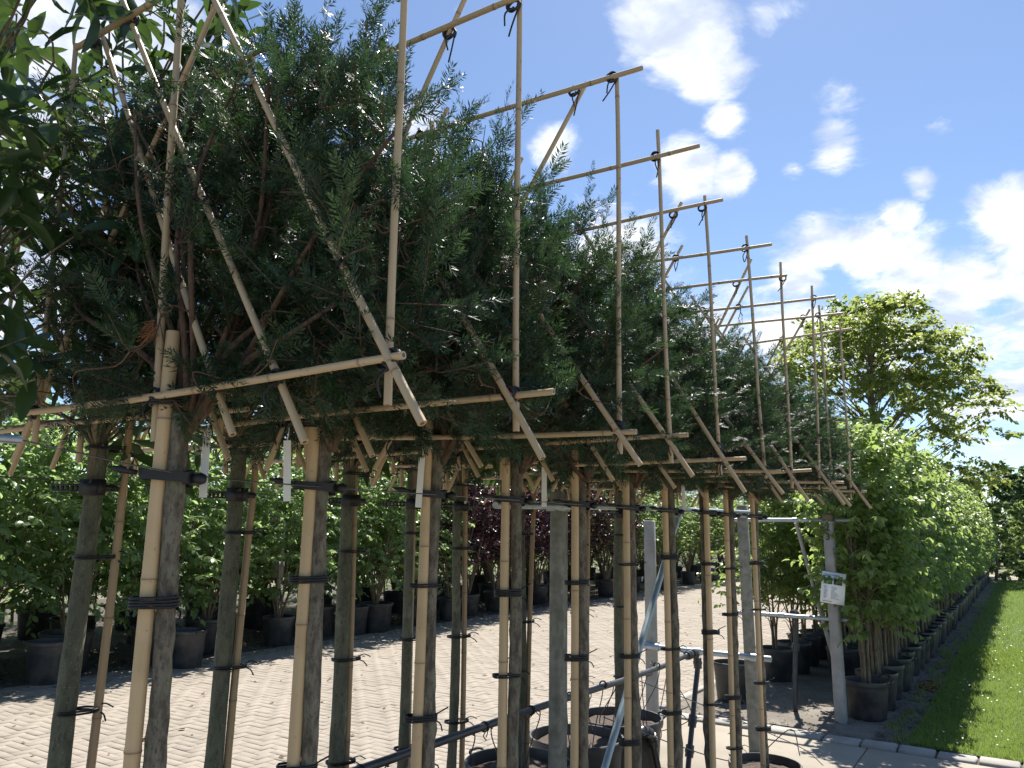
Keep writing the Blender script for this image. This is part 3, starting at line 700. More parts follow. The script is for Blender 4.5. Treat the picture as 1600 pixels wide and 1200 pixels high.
def laurel_limbs(P0, Dr, Ln, g):
    b = MB()
    for i in range(len(P0)):
        r0 = np.array([P0[i][0]*.25, 0, 2.2+.25*(P0[i][2]-2.2)]); r0 = np.array([P0[i][0]*.2, P0[i][1]*.3, max(2.32, P0[i][2]-.30)]); b.tube(bez([(0, 0, max(2.22, P0[i][2]-.5)), r0, P0[i], P0[i]+Dr[i]*Ln[i]], 4), np.linspace(.006, .002, 13), 5, cap=False)
    b.tube([(0, 0, 2.1), (.01, 0, 2.8), (0, 0, 3.6)], [.022, .016, .004], 8, cap=False)
    return b.mesh('limbs', M_stem)
BERRY = MB().lathe([(0, -.005), (.0045, -.003), (.006, 0), (.0045, .004), (0, .006)], 7).mesh('berry', simple('dark unripe berries', (.05,.045,.03), .35))
def berries(g, P0, Dr, Ln, nc):
    V0 = np.array([v.co for v in BERRY.vertices]); F0 = np.array([[v for v in p.vertices] for p in BERRY.polygons if len(p.vertices) == 4]); Vs, Fs, n = [], [], 0
    for i in g.choice(len(P0), nc):
        tip = P0[i]+Dr[i]*Ln[i]
        for k in range(14): Vs.append(V0+tip+np.array([.004*(k % 3), .004*(k % 2), -.006*k])+g.normal(0, .011, 3)); Fs.append(F0+n); n += len(V0)
    return mesh_np('berries', np.concatenate(Vs), np.concatenate(Fs), BERRY.materials[0], None, True)
LAUREL = []
for s, nsh in ((11, 80), (12, 80), (13, 76)):
    g = np.random.default_rng(s); pos, A, N, L, ti, P0, Dr, Ln = laurel_sprays(s, nsh)
    V, F, tt = scatter('', LT[0], LT[1], LT[2], pos, A, N, L, None, None, ti)
    LAUREL.append((mesh_np('laurel_crown', V, F, M_laurel, tt, True), laurel_limbs(P0, Dr, Ln, g)))
X2 = -2.5
Y2 = [.84, 1.38, 1.93, 2.53, 2.96, 3.34, 3.97, 4.66, 5.30]
for i, Y in enumerate(Y2):
    q = ORD[8-i]
    t = thing('laurel_tree', f'pleached laurel with long glossy leaves behind the yews, {q} counted from the lower steel pipe', 'laurel tree', (X2, Y, 0), 0, 'pleached laurels behind the yews')
    big = i >= 6
    add_pot(t, .60 if big else .44, .70 if big else .45, .5*i)
    obj('trunk', (TR2T if i in (4, 5, 7) else TR2)[i % 2 if i in (4, 5, 7) else i % 4], t, loc=(0, 0, .6 if big else .38), rot=(0, 0, i), scale=(1, 1, .80 if big else .90))
    if i in (0, 1, 2):                              # the leaves of these can be told apart one by one
        g = np.random.default_rng(600+i); pos, A, N, L, ti, P0, Dr, Ln = laurel_sprays(600+i, 96, 2.2, 4.0)
        xs, ys, dd = proj(pos+np.array([X2, Y, 0])); seen = (xs > -20) & (xs < 620) & (ys > -20) & (ys < 800) & (dd > .2)
        rank = np.argsort(np.where(seen, dd, 99)); pick = rank[:min(300, int(seen.sum()))]; rest = np.setdiff1d(np.arange(len(pos)), pick)
        for k in pick:
            v = 4 if ti[k] > .45 else int(k) % 4
            o = obj('leaf', LEAF_ONE[v], t); m4 = basis(A[k], N[k]).to_4x4(); m4.translation = pos[k]; o.matrix_basis = m4 @ Matrix.Diagonal((L[k], L[k], L[k], 1))
        if len(rest):
            V, F, tt = scatter('', LT[0], LT[1], LT[2], pos[rest], A[rest], N[rest], L[rest], None, None, ti[rest]); obj('leaves', mesh_np('leaves', V, F, M_laurel, tt, True), t, kind='stuff')
        obj('limbs', laurel_limbs(P0, Dr, Ln, g), t, kind='stuff'); obj('berries', berries(g, P0, Dr, Ln, 14), t, kind='stuff')
    else:
        c, l = LAUREL[i % 3]; obj('crown', c, t, scale=((-1)**i, 1, 1), kind='stuff'); obj('limbs', l, t, scale=((-1)**i, 1, 1), kind='stuff')
    if i == 0: continue
    f = make_frame(X2, Y, f'bamboo cane frame tied to the {q} laurel counted from the lower steel pipe', 'bamboo frames on the laurels', 700+i, rz=.02*((i*7) % 3-1))
    obj('stake', POLE_THIN[i % 3], f, loc=(.02, .05, .02), rot=(R(.6*((i*5) % 3-1)), R(.5), i))
    obj('buckle_strap', BUCKLE, f, loc=(.008, .02, 2.10), rot=(0, 0, R(20)))
    for k, zz_ in enumerate([1.0, 1.45, 1.92, 2.24]): obj('tie', WRAP[2], f, loc=(.008, .026, zz_+.04*math.sin(i*3+k)), rot=(0, 0, R(68)), scale=(1.16, 1.35, 1))

# hanging white labels
lab = MB(); lab.box((0, 0, -.08), (.021, .0012, .16)); lab.tube(bez([(0, 0, 0), (.004, 0, .02), (0, .01, .035)], 4), .0012, 5); LAB = autosmooth(lab.mesh('plant_label', M_tag))
for k, (x, y, z, tx) in enumerate([(-1.90, .66, 2.24, 'first'), (-2.2, 1.43, 2.30, 'second'), (-1.62, 1.155, 2.215, 'third'), (-1.62, 1.40, 2.215, 'fourth'), (-1.62, 1.96, 2.215, 'fifth'), (-1.62, 2.74, 2.24, 'sixth'), (-1.62, 4.30, 2.27, 'seventh')]):
    n = ORD[6-k]; o = obj('plant_label', LAB, loc=(x, y, z), rot=(R(2), R(3*((k*5) % 3-1)), R(30+10*((k*3) % 3-1)))); o['label'] = f'white plastic strip label hanging below the crowns, {n} from the concrete end post'; o['category'] = 'plant label'; o['group'] = 'white strip labels'

# ------------------------------------------------------------------ posts, pipes, wires
def post_mesh(w_, d_, h, m, taper=.92, groove=False):
    b = MB(); c = .012; k = 9
    for i in range(1):
        rings = []
        for z, s in [(-.15, 1), (h*.25, 1-(1-taper)*.25), (h*.5, 1-(1-taper)*.5), (h*.75, 1-(1-taper)*.75), (h-.012, taper), (h, taper*.90)]:
            hx, hy = w_/2*s, d_/2*s
            rings.append([(hx-c, -hy, z), (hx, -hy+c, z), (hx, hy-c, z), (hx-c, hy, z), (-hx+c, hy, z), (-hx, hy-c, z), (-hx, -hy+c, z), (-hx+c, -hy, z)])
        V = np.array(rings).reshape(-1, 3); m_ = len(rings)
        Q = [[a*8+j, a*8+(j+1) % 8, (a+1)*8+(j+1) % 8, (a+1)*8+j] for a in range(m_-1) for j in range(8)]
        b.add(V, Q, polys=[list(range((m_-1)*8, m_*8))])
    return b.mesh('shaft', m, smooth=False)
def clampband(w_, d_, z):
    b = MB()
    for (x, y, sx, sy) in [(0, -d_/2-.004, w_+.016, .008), (0, d_/2+.004, w_+.016, .008), (-w_/2-.004, 0, .008, d_), (w_/2+.004, 0, .008, d_)]: b.box((x, y, z), (sx, sy, .022))
    b.tube([(w_/2+.002, -d_/2-.008, z), (w_/2+.004, -d_/2-.03, z)], .006, 6)
    return b.mesh('clamp', M_steel, False)
p = thing('concrete_post', 'grooved mossy concrete post standing between the yew trunks', 'concrete post', (-2.2, 3.88, 0), R(0), 'concrete posts')
obj('shaft', post_mesh(.070, .088, 2.20, M_post, .97), p); obj('shaft_rib', post_mesh(.045, .045, 2.19, M_post, .97), p, loc=(.0, .062, 0)); obj('clamp', clampband(.076, .094, 2.10), p)
p = thing('concrete_post', 'grey concrete end post beside the last yew at the lower steel pipe', 'concrete post', (-2.24, 7.64, 0), R(8), 'concrete posts')
obj('shaft', post_mesh(.10, .11, 2.24, M_post, .94), p, rot=(0, R(-1), 0)); obj('clamp', clampband(.10, .11, 2.13), p)
p = thing('concrete_post', 'pale concrete post behind the slanting steel brace', 'concrete post', (-3.1, 7.30, 0), R(0), 'concrete posts')
obj('shaft', post_mesh(.10, .10, 2.08, M_post2, .92), p); obj('clamp', clampband(.10, .10, .92), p)

def pipe_thing(name, label, cat, pts, r, m, couplings=(), group=None, n=12):
    pts = np.asarray(pts, float); o = thing(name, label, cat, tuple(pts[0]), 0, group)
    b = MB().tube(pts-pts[0], r, n); obj('tube', autosmooth(b.mesh('tube', m), 50), o)
    for t in couplings:
        q = pts[0]+(pts[-1]-pts[0])*t-pts[0]; d = norm(pts[-1]-pts[0]); obj('coupling', autosmooth(MB().tube([q-d*.035, q-d*.033, q+d*.033, q+d*.035], [r*1.15, r*1.28, r*1.28, r*1.15], n).mesh('coupling', m), 50), o)
    return o
pipe_thing('steel_pipe', 'long galvanised rail pipe running between the concrete posts at strap height', 'steel pipe', [(-2.02, 2.98, 2.095), (-2.13, 5.0, 2.14), (-2.20, 7.95, 2.175)], .0165, M_steel, (.18, .50), 'galvanised pipes')
pipe_thing('steel_pipe', 'lower galvanised cross pipe clamped near knee height to the end post', 'steel pipe', [(-3.41, 7.20, .90), (-1.94, 7.19, .90)], .026, M_steel, (.27, .55, .9), 'galvanised pipes')
pipe_thing('steel_brace', 'slanting pale blue galvanised brace leaning from the rail pipe to the ground', 'steel brace', [(-2.10, 5.50, 2.13), (-2.03, 3.52, .02)], .021, M_steelblue, (.015,))
pipe_thing('steel_pipe', 'short galvanised pipe end with the wire running out of it', 'steel pipe', [(-1.70, .42, 2.150), (-1.62, .745, 2.150)], .0085, M_steel, (), 'galvanised pipes')
wire = [(-1.62, .74, 2.150), (-1.60, 1.09, 2.105)]+[(-1.60+.004*((k*7) % 3), y, 2.098) for k, y in enumerate(YY[1:])]+[(-2.1, 7.6, 2.12)]
pipe_thing('steel_wire', 'thin steel wire strung along the yew trunks through the rubber straps', 'wire', bez(wire, 3), .0018, M_wire, (), None, 5)
pipe_thing('steel_wire', 'thin steel wire strung along the laurel trunks through the buckles', 'wire', bez([(-2.47, -.2, 2.13), (-2.47, 1.38, 2.115), (-2.47, 3.0, 2.10), (-2.47, 5.3, 2.11), (-2.26, 7.6, 2.14)], 5), .0018, M_wire, (), None, 5)

# irrigation: main pipe, drippers, stand pipes
HY = [(-2.33, 1.2, 1.03), (-2.33, 2.6, 1.024), (-2.33, 3.9, 1.02), (-2.335, 5.0, 1.00), (-2.33, 5.7, 1.00), (-2.33, 6.06, 1.012), (-2.33, 6.30, 1.012)]
hp = thing('irrigation_pipe', 'black irrigation pipe tied along the laurel trunks with thin drip tubes hanging off', 'irrigation pipe', HY[0])
h0 = np.array(HY[0]); obj('tube', MB().tube(bez(HY, 8)-h0, .019, 12).mesh('tube', M_hose), hp)
tb = tie_mesh(.022, .022, 2, .004, True, 8)
for k, y in enumerate(np.arange(2.5, 6.0, .44)): obj('tie', tb, hp, loc=(0, y-h0[1], 1.02-h0[2]), rot=(R(90), .4*k, 0))
g = np.random.default_rng(5)
for k, y in enumerate(np.arange(2.05, 5.95, .155)):
    e = np.array([g.uniform(-.16, .12), g.uniform(-.10, .10), -g.uniform(.30, .55)]); s = np.array([0, y-h0[1], -.012])
    if k % 6 == 4: mid = s+np.array([.12*g.uniform(-1, 1), .22*g.choice([-1, 1]), -.05]); pts = bez([s, s+[0, 0, -.05], mid, s+e*np.array([2, 3, .9])], 6)
    else: pts = bez([s, s+[0, .003, -.06], s+e*.5+g.normal(0, .015, 3), s+e], 5)
    d_ = obj('drip_tube', MB().tube(pts, .0034, 5).mesh('drip_tube', M_hose), hp)
    obj('nipple', MB().tube([s, s+[0, 0, -.022]], [.006, .005], 6).mesh('nipple', M_hose), d_)
# loose drip lines that cross the path side
for k, pts in enumerate([[(-2.3, 5.2, .97), (-2.1, 5.9, .72), (-1.9, 6.6, .45), (-1.7, 7.2, .2), (-1.62, 7.5, .02)], [(-2.28, 4.6, .85), (-2.05, 5.2, .60), (-1.85, 5.7, .42), (-1.63, 5.95, .40)], [(-2.33, 5.4, .98), (-2.5, 5.6, .55), (-2.2, 5.9, .62), (-2.33, 5.75, .98)], [(-2.33, 4.9, .98), (-2.62, 5.25, .62), (-2.35, 5.6, .50), (-2.2, 5.3, .72)], [(-1.68, 5.9, .46), (-1.5, 6.0, .62), (-1.46, 6.05, .44)]]):
    pipe_thing('drip_line', ['long black drip line slanting down past the yew trunks to the concrete', 'black drip line slanting into the end yew pot', 'narrow black drip loop hanging under the irrigation pipe end', 'wide black drip loop hanging over the big laurel pots', 'short curved drip line stuck in the end yew pot'][k], 'drip line', bez(pts, 7), .0036, M_hose, (), 'loose drip lines', 5)
def stand(label, pts, r, fits):
    o = thing('stand_pipe', label, 'stand pipe', pts[-1], 0, 'black stand pipes'); z0 = np.array(pts[-1]); P_ = bez(pts, 8)-z0
    obj('tube', MB().tube(P_, r, 12).mesh('tube', M_hose), o)
    for t in fits:
        i = max(1, min(len(P_)-2, int(t*(len(P_)-1)))); d = norm(P_[i+1]-P_[i-1]); c = P_[i]
        obj('fitting', autosmooth(MB().tube([c-d*.045, c-d*.043, c-d*.012, c-d*.01, c+d*.01, c+d*.012, c+d*.043, c+d*.045], [r*1.2, r*1.55, r*1.55, r*1.75, r*1.75, r*1.55, r*1.55, r*1.2], 14).mesh('fitting', M_hose), 40), o)
stand('black stand pipe with elbow fitting at the end of the irrigation pipe', [(-2.33, 6.16, 1.012), (-2.33, 6.30, 1.012), (-2.33, 6.40, .99), (-2.33, 6.43, .90), (-2.33, 6.36, .72), (-2.31, 6.2, .45), (-2.30, 6.08, .2), (-2.3, 6.05, 0)], .021, (.08, .22, .40, .68, .80))
stand('short black stand pipe with elbow beside the big laurel pot', [(-2.24, 4.98, .67), (-2.22, 5.06, .685), (-2.2, 5.14, .65), (-2.2, 5.20, .55), (-2.2, 5.30, .3), (-2.2, 5.34, 0)], .021, (.12, .30, .5))
stand('black stand pipe hanging from the lower pipe beside the numbered post', [(-2.3, 9.5, 1.07), (-2.3, 9.62, 1.06), (-2.3, 9.66, .95), (-2.32, 9.6, .5), (-2.33, 9.56, 0)], .026, (.12, .3, .68))

# numbered post with sign
p = thing('number_post', 'weathered concrete post with the number 23 painted on it, first potted pear beside it', 'number post', (-1.81, 9.36, 0), R(-4))
obj('shaft', post_mesh(.115, .115, 2.195, M_post2, .86), p, rot=(0, R(-.6), 0)); obj('cap_stain', MB().box((0, 0, 2.16), (.104, .104, .075)).mesh('cap_stain', concrete('rusty lichen stain', (.22,.15,.08), (.16,.13,.08), 9), False), p, loc=(-.022, 0, 0)); obj('clamp', clampband(.106, .106, 2.105), p, loc=(-.02, 0, 0))
def text_mesh(s, size, m, depth=.0015):
    c = bpy.data.curves.new('txt', 'FONT'); c.body = s; c.size = size; c.extrude = depth; c.offset = size*.03; c.align_x = 'CENTER'; c.align_y = 'CENTER'
    o = bpy.data.objects.new('txt', c); COL.objects.link(o); bpy.context.view_layer.update(); me = bpy.data.meshes.new_from_object(o.evaluated_get(bpy.context.evaluated_depsgraph_get()))
    bpy.data.objects.remove(o); bpy.data.curves.remove(c); me.materials.clear(); me.materials.append(m); return me
for s, z in (('2', 2.045), ('3', 1.945)): obj('numeral', text_mesh(s, .105, M_ink), p, loc=(-.021, -.0545, z), rot=(R(90), 0, 0))
sg = thing('plant_sign', 'white printed plant sheet with two photos fixed to the numbered post', 'plant sign', (-1.805, 9.285, 1.395), R(24))
sg.rotation_euler = (R(-6), R(7), R(14))
obj('sheet', MB().box((0, 0, 0), (.245, .005, .335)).mesh('sheet', M_paper, False), sg)
obj('title', MB().box((-.02, -.004, .137), (.15, .002, .008)).box((-.06, -.004, .122), (.06, .002, .006)).mesh('title', M_inkg, False), sg, kind='stuff')
mp_, tp_, bp_ = mat('plant photo print'); nz = tp_.noise(objco(tp_), 60, 4); tp_.put(bp_.inputs['Base Color'], tp_.mix(tp_.smooth(nz, .38, .62), (.015,.05,.02), (.16,.30,.12)))
mp2, tp2, bp2 = mat('dark tree photo print'); nz = tp2.noise(objco(tp2), 50, 4); tp2.put(bp2.inputs['Base Color'], tp2.mix(tp2.smooth(nz, .45, .70), (.02,.03,.03), (.20,.26,.22)))
for k, m_ in ((-1, mp_), (1, mp2)): obj('photo', MB().box((0, 0, 0), (.088, .002, .068)).mesh('photo', m_, False), sg, loc=(-.005+.05*k, -.0036, .070))
b = MB(); g = np.random.default_rng(3)
for k in range(11):
    z = .012-.0125*k; x0 = -.098
    for (xa, wd) in ((-.092, g.uniform(.02, .045)), (-.018, g.uniform(.03, .085))): b.box((xa+wd/2, -.0036, z), (wd, .002, .0042))
b.box((-.05, -.0036, -.148), (.09, .002, .0055)); obj('print_lines', b.mesh('print_lines', M_inkg, False), sg, kind='stuff')
pipe_thing('steel_pipe', 'upper galvanised pipe clamped across the numbered post', 'steel pipe', [(-2.95, 9.45, 2.12), (-1.59, 9.45, 2.13)], .024, M_steel, (.55,), 'galvanised pipes')
pipe_thing('steel_pipe', 'lower galvanised pipe clamped across the numbered post under its sign', 'steel pipe', [(-2.95, 9.45, 1.045), (-1.60, 9.45, 1.05)], .024, M_steel, (.4,), 'galvanised pipes')
pipe_thing('steel_brace', 'grey steel brace slanting down behind the numbered post', 'steel brace', [(-2.21, 9.48, 2.10), (-2.0, 10.6, .0)], .022, M_greypipe)

# service post by the far shrubs
p = thing('service_post', 'grey conduit post with socket box and bent top before the shrubs', 'service post', (-10.72, 9.3, 0))
obj('conduit', MB().tube(bez([(0, 0, 0), (0, 0, 1.0), (.02, 0, 1.85), (.0, .0, 2.02), (-.1, -.05, 2.06), (-.18, -.08, 2.04)], 6), .034, 10).mesh('conduit', M_greypipe), p)
obj('socket_box', MB().box((0, 0, 0), (.17, .12, .27)).box((0, -.07, .02), (.10, .02, .12)).mesh('socket_box', M_box, False), p, loc=(.02, -.05, 1.22), rot=(0, 0, R(35)))

# ------------------------------------------------------------------ potted shrubs and trees
def crown_mesh(seed, kind):
    g = np.random.default_rng(seed)
    if kind == 'shrub':                              # layered, drooping sprays
        m = 330; a = g.uniform(0, 6.283, m); z = .62+g.random(m)**.8*2.25; Rr = .95*np.sqrt(np.clip(1-((z-1.7)/1.75)**2, .1, 1)); r = Rr*np.sqrt(g.random(m))*.72
        P0 = np.c_[r*np.cos(a), r*np.sin(a), z]; Dr = norm(np.c_[np.cos(a)+g.normal(0, .5, m), np.sin(a)+g.normal(0, .5, m), g.normal(.12, .3, m)+.5*(z > 2.4)]); Ln = g.uniform(.28, .60, m)
        pos, A, N, t = twig_leaves(g, P0, Dr, Ln, 14, .45, .85); L = g.uniform(.065, .115, len(pos)); tpl = leaf_tpl(.10, .22, .30); ti = g.uniform(0, .3, len(pos))+.30*np.clip(t-.6, 0, 1)+.25*np.repeat(g.random(m) < .2, 14)
    elif kind == 'purple':
        m = 420; a = g.uniform(0, 6.283, m); z = .75+g.random(m)**.8*1.9; Rr = .95*np.sqrt(np.clip(1-((z-1.75)/1.5)**2, .08, 1)); r = Rr*np.sqrt(g.random(m))*.8
        P0 = np.c_[r*np.cos(a), r*np.sin(a), z]; Dr = norm(np.c_[np.cos(a)*.7+g.normal(0, .5, m), np.sin(a)*.7+g.normal(0, .5, m), g.normal(.5, .3, m)]); Ln = g.uniform(.2, .42, m)
        pos, A, N, t = twig_leaves(g, P0, Dr, Ln, 15, .15, .85, jit=.5); L = g.uniform(.045, .075, len(pos)); tpl = leaf_small(.10, .15, .34); ti = g.uniform(0, .6, len(pos))
    elif kind == 'maple':
        m = 330; a = g.uniform(0, 6.283, m); z = .95+g.random(m)**.8*1.75; Rr = .9*np.sqrt(np.clip(1-((z-1.9)/1.4)**2, .08, 1)); r = Rr*np.sqrt(g.random(m))*.8
        P0 = np.c_[r*np.cos(a), r*np.sin(a), z]; Dr = norm(np.c_[np.cos(a)+g.normal(0, .5, m), np.sin(a)+g.normal(0, .5, m), g.normal(.25, .3, m)]); Ln = g.uniform(.2, .45, m)
        pos, A, N, t = twig_leaves(g, P0, Dr, Ln, 13, .3, .9, jit=.45); L = g.uniform(.055, .09, len(pos)); tpl = leaf_small(.10, .2, .42); ti = g.uniform(0, .45, len(pos))+.2*np.clip(t-.6, 0, 1)
    elif kind == 'pear':                             # upright column of hanging oval leaves
        m = 400; a = g.uniform(0, 6.283, m); z = .80+g.random(m)**.95*2.05; Rr = .56*np.clip(1.06-((z-1.7)/1.65)**2, .12, 1); r = Rr*np.sqrt(g.random(m))*.75
        P0 = np.c_[r*np.cos(a), r*np.sin(a), z]; Dr = norm(np.c_[np.cos(a)*.6+g.normal(0, .35, m), np.sin(a)*.6+g.normal(0, .35, m), g.normal(.55, .35, m)+.5*(z > 2.4)]); Ln = g.uniform(.2, .42, m)
        pos, A, N, t = twig_leaves(g, P0, Dr, Ln, 13, .30, .9, .9, .42); A[:, 2] -= .35; A = norm(A); L = g.uniform(.042, .105, len(pos)); tpl = leaf_tpl(.18, .34, .28); ti = g.uniform(0, .42, len(pos))+.35*np.clip((pos[:, 2]-1.9)/1.1, 0, 1)*g.random(len(pos))+.3*np.clip(t-.7, 0, 1)
    elif kind == 'sapling':
        m = 26; a = g.uniform(0, 6.283, m); z = 1.0+g.random(m)*.75; P0 = np.c_[.03*np.cos(a), .03*np.sin(a), z]; Dr = norm(np.c_[np.cos(a), np.sin(a), g.normal(.3, .3, m)]); Ln = g.uniform(.12, .42, m)
        pos, A, N, t = twig_leaves(g, P0, Dr, Ln, 10, .5, .9, .9, .4); L = g.uniform(.05, .085, len(pos)); tpl = leaf_tpl(.12, .25, .30); ti = g.uniform(.25, .8, len(pos))
    m_ = dict(shrub=M_shrub, purple=M_purple, maple=M_maple, pear=M_pear, sapling=M_pear)[kind]
    V, F, tt = scatter('', tpl[0], tpl[1], tpl[2], pos, A, N, L, None, None, ti)
    c = mesh_np(kind+'_crown', V, F, m_, tt, True)
    b = MB(); ns = dict(shrub=7, purple=9, maple=9, pear=4, sapling=1)[kind]; zb = .0
    for k in range(ns):
        a0 = k/ns*6.283+g.uniform(-.3, .3); rb = .03 if ns > 1 else 0.; sp = dict(shrub=.55, purple=.5, maple=.5, pear=.16, sapling=.02)[kind]; hh = dict(shrub=2.5, purple=2.2, maple=2.2, pear=2.6, sapling=1.75)[kind]*g.uniform(.8, 1)
        p_ = bez([(rb*math.cos(a0), rb*math.sin(a0), .25), (.25*sp*math.cos(a0), .25*sp*math.sin(a0), .25+hh*.18), (.65*sp*math.cos(a0)+g.normal(0, .03), .65*sp*math.sin(a0)+g.normal(0, .03), .25+hh*.5), (sp*math.cos(a0), sp*math.sin(a0), .25+hh)], 5)
        b.tube(p_, np.linspace(.021 if kind != 'sapling' else .010, .005, len(p_)), 7, cap=False)
        for _ in range(0 if kind == 'sapling' else 5):
            i = g.integers(3, len(p_)-3); e = p_[i]+np.array([g.normal(0, .25), g.normal(0, .25), g.uniform(.2, .45)]); b.tube(bez([p_[i], (p_[i]+e)/2+g.normal(0, .03, 3), e], 3), np.linspace(.008, .003, 7), 5, cap=False)
    return c, b.mesh('stems', M_stem)
CROWN = {k: [crown_mesh(1000+i*17+sum(map(ord, k)), k) for i in range(n)] for k, n in dict(shrub=4, purple=2, maple=3, pear=4, sapling=1).items()}
def potted(name, label, cat, group, x, y, kind, v, d, h, rz, sc, handles=2, zoff=0.):
    t = thing(name, label, cat, (x, y, 0), 0, group); add_pot(t, d, h, rz, handles)
    c, s = CROWN[kind][v % len(CROWN[kind])]
    obj('stems', s, t, loc=(0, 0, h-.30), rot=(0, 0, rz), scale=(sc, sc, sc)); obj('crown', c, t, loc=(0, 0, h-.30+zoff), rot=(0, 0, rz), scale=(sc, sc, sc), kind='stuff')
    return t
g = np.random.default_rng(77)
# left bank of shrubs beyond the road
y = 3.6; i = 0
SH = []
while y < 46:
    kind = 'shrub' if y < 13.4 else ('purple' if y < 22 else 'maple')
    SH.append((-10.75+g.uniform(-.28, .28), y, kind, 0)); y += g.uniform(1.0, 1.3) if y < 22 else 1.5
y = 3.0
while y < 46:
    kind = 'shrub' if y < 13.2 else ('purple' if y < 23 else 'maple'); SH.append((-12.5+g.uniform(-.2, .2), y, kind, 1)); y += 1.25 if y < 22 else 1.8
y = 4.0
while y < 30:
    kind = 'shrub' if y < 22 else 'maple'; SH.append((-14.3+g.uniform(-.2, .2), y, kind, 2)); y += 1.6
_ones = 'zeroth first second third fourth fifth sixth seventh eighth ninth tenth eleventh twelfth thirteenth fourteenth fifteenth sixteenth seventeenth eighteenth nineteenth'.split()
def nth(n):
    if n < 20: return _ones[n]
    t = ['twent', 'thirt', 'fort', 'fift'][n//10-2]; return t+'ieth' if n % 10 == 0 else t+'y-'+_ones[n % 10]
LB = {('shrub', 0): 'layered green shrub at the road edge, {} counted from the purple shrubs', ('shrub', 1): 'tall green shrub behind the road-edge shrubs, {} counted from the purple ones', ('shrub', 2): 'tall green shrub at the back of the shrub bank',
      ('purple', 0): 'dark purple-leaved shrub at the road edge, {} counted from the green shrubs', ('purple', 1): 'dark purple shrub behind the other purple ones, {} counted from the green shrubs',
      ('maple', 0): 'green multi-stemmed maple at the road edge, {} counted from the purple shrubs', ('maple', 1): 'green maple behind the road-edge maples, {} counted from the purple shrubs', ('maple', 2): 'green maple at the back beyond the purple shrubs'}
_cnt = {}
for (x, y, kind, row) in SH: _cnt[(kind, row)] = _cnt.get((kind, row), 0)+1
_seen = {}
for i, (x, y, kind, row) in enumerate(SH):
    _seen[(kind, row)] = k_ = _seen.get((kind, row), 0)+1
    lb_ = LB[(kind, row)].format(nth(_cnt[(kind, row)]+1-k_ if kind == 'shrub' else k_))
    d, h = (.66, .52) if kind == 'shrub' else (.56, .46)
    if i % 4 == 1: d, h = .52, .46
    potted('potted_'+('maple' if kind == 'maple' else 'shrub'), lb_, 'shrub' if kind != 'maple' else 'maple', {'shrub': 'green shrubs', 'purple': 'purple shrubs', 'maple': 'green maples'}[kind]+(' at the road edge', ' behind the road-edge row', ' at the back of the bank')[row], x, y, kind, i, d, h, i*1.7, (1.05 if kind == 'shrub' else 1.26 if kind == 'purple' else 1.12)*g.uniform(.94, 1.08)*(1.06 if row else 1), handles=2 if y < 20 else 0)
# a few small pots standing in front of the shrubs
for k, (x, y, lab_) in enumerate([(-9.98, 7.1, 'spare black pot with handles standing on the road edge before the shrubs'), (-10.36, 5.4, 'empty black pot in the shade before the leftmost shrubs'), (-10.55, 11.0, 'black pot with a small leafy shoot before the green shrubs')]):
    t = thing('plant_pot', lab_, 'plant pot', (x, y, 0)); add_pot(t, .50, .50, k)
# tags on the far pots
for k, (x, y) in enumerate([(-10.5, 22.2), (-10.6, 23.9)]):
    o = obj('pot_tag', MB().box((0, 0, 0), (.05, .004, .16)).mesh('pot_tag', M_tag, False), loc=(x+.25, y-.2, .42), rot=(0, .2, R(30))); o['label'] = ['white tag with orange top stuck in a maple pot', 'plain white tag stuck in a maple pot'][k]; o['category'] = 'tag'
    if k == 0: obj('tag_top', MB().box((.02, 0, .085), (.09, .006, .03)).mesh('tag_top', M_orange, False), o)

# right bed of pears
y = 9.74; i = 0
while y < 40:
    potted('potted_pear', 'bushy young pear tree in a black pot along the lawn, next to the numbered post' if i == 0 else f'bushy potted pear tree along the lawn, {nth(i+1)} counted from the numbered post', 'pear tree', None if i == 0 else 'pears in the lawn-side row', -1.60+g.uniform(-.03, .03), y, 'pear', i, .46, .40, i*2.1, g.uniform(1.0, 1.10)*(1 if y < 22 else .98), handles=2 if y < 18 else 0); y += .66; i += 1
for k, yy in enumerate(np.arange(12.2, 26, .8)):
    potted('potted_pear', f'potted pear tree in the middle row of the bed, {nth(k+1)} from the numbered post', 'pear tree', 'pears in the middle row', -2.32+g.uniform(-.04, .04), yy, 'pear', k+1, .46, .40, k*1.3, g.uniform(.94, 1.04), handles=0)
for k, yy in enumerate(np.arange(11.39, 27, .78)):
    potted('potted_pear', f'potted pear tree in the row beside the road, {nth(k+1)} counted from the sapling', 'pear tree', 'pears in the road-side row', -2.98+g.uniform(-.04, .04), yy, 'pear', k+2, .48, .42, k*1.1+.6, g.uniform(.84, .92), zoff=.18)
potted('potted_sapling', 'thin sparse sapling with pale leaves in a black pot at the road corner', 'sapling', None, -3.08, 9.70, 'sapling', 0, .46, .44, .4, .95)

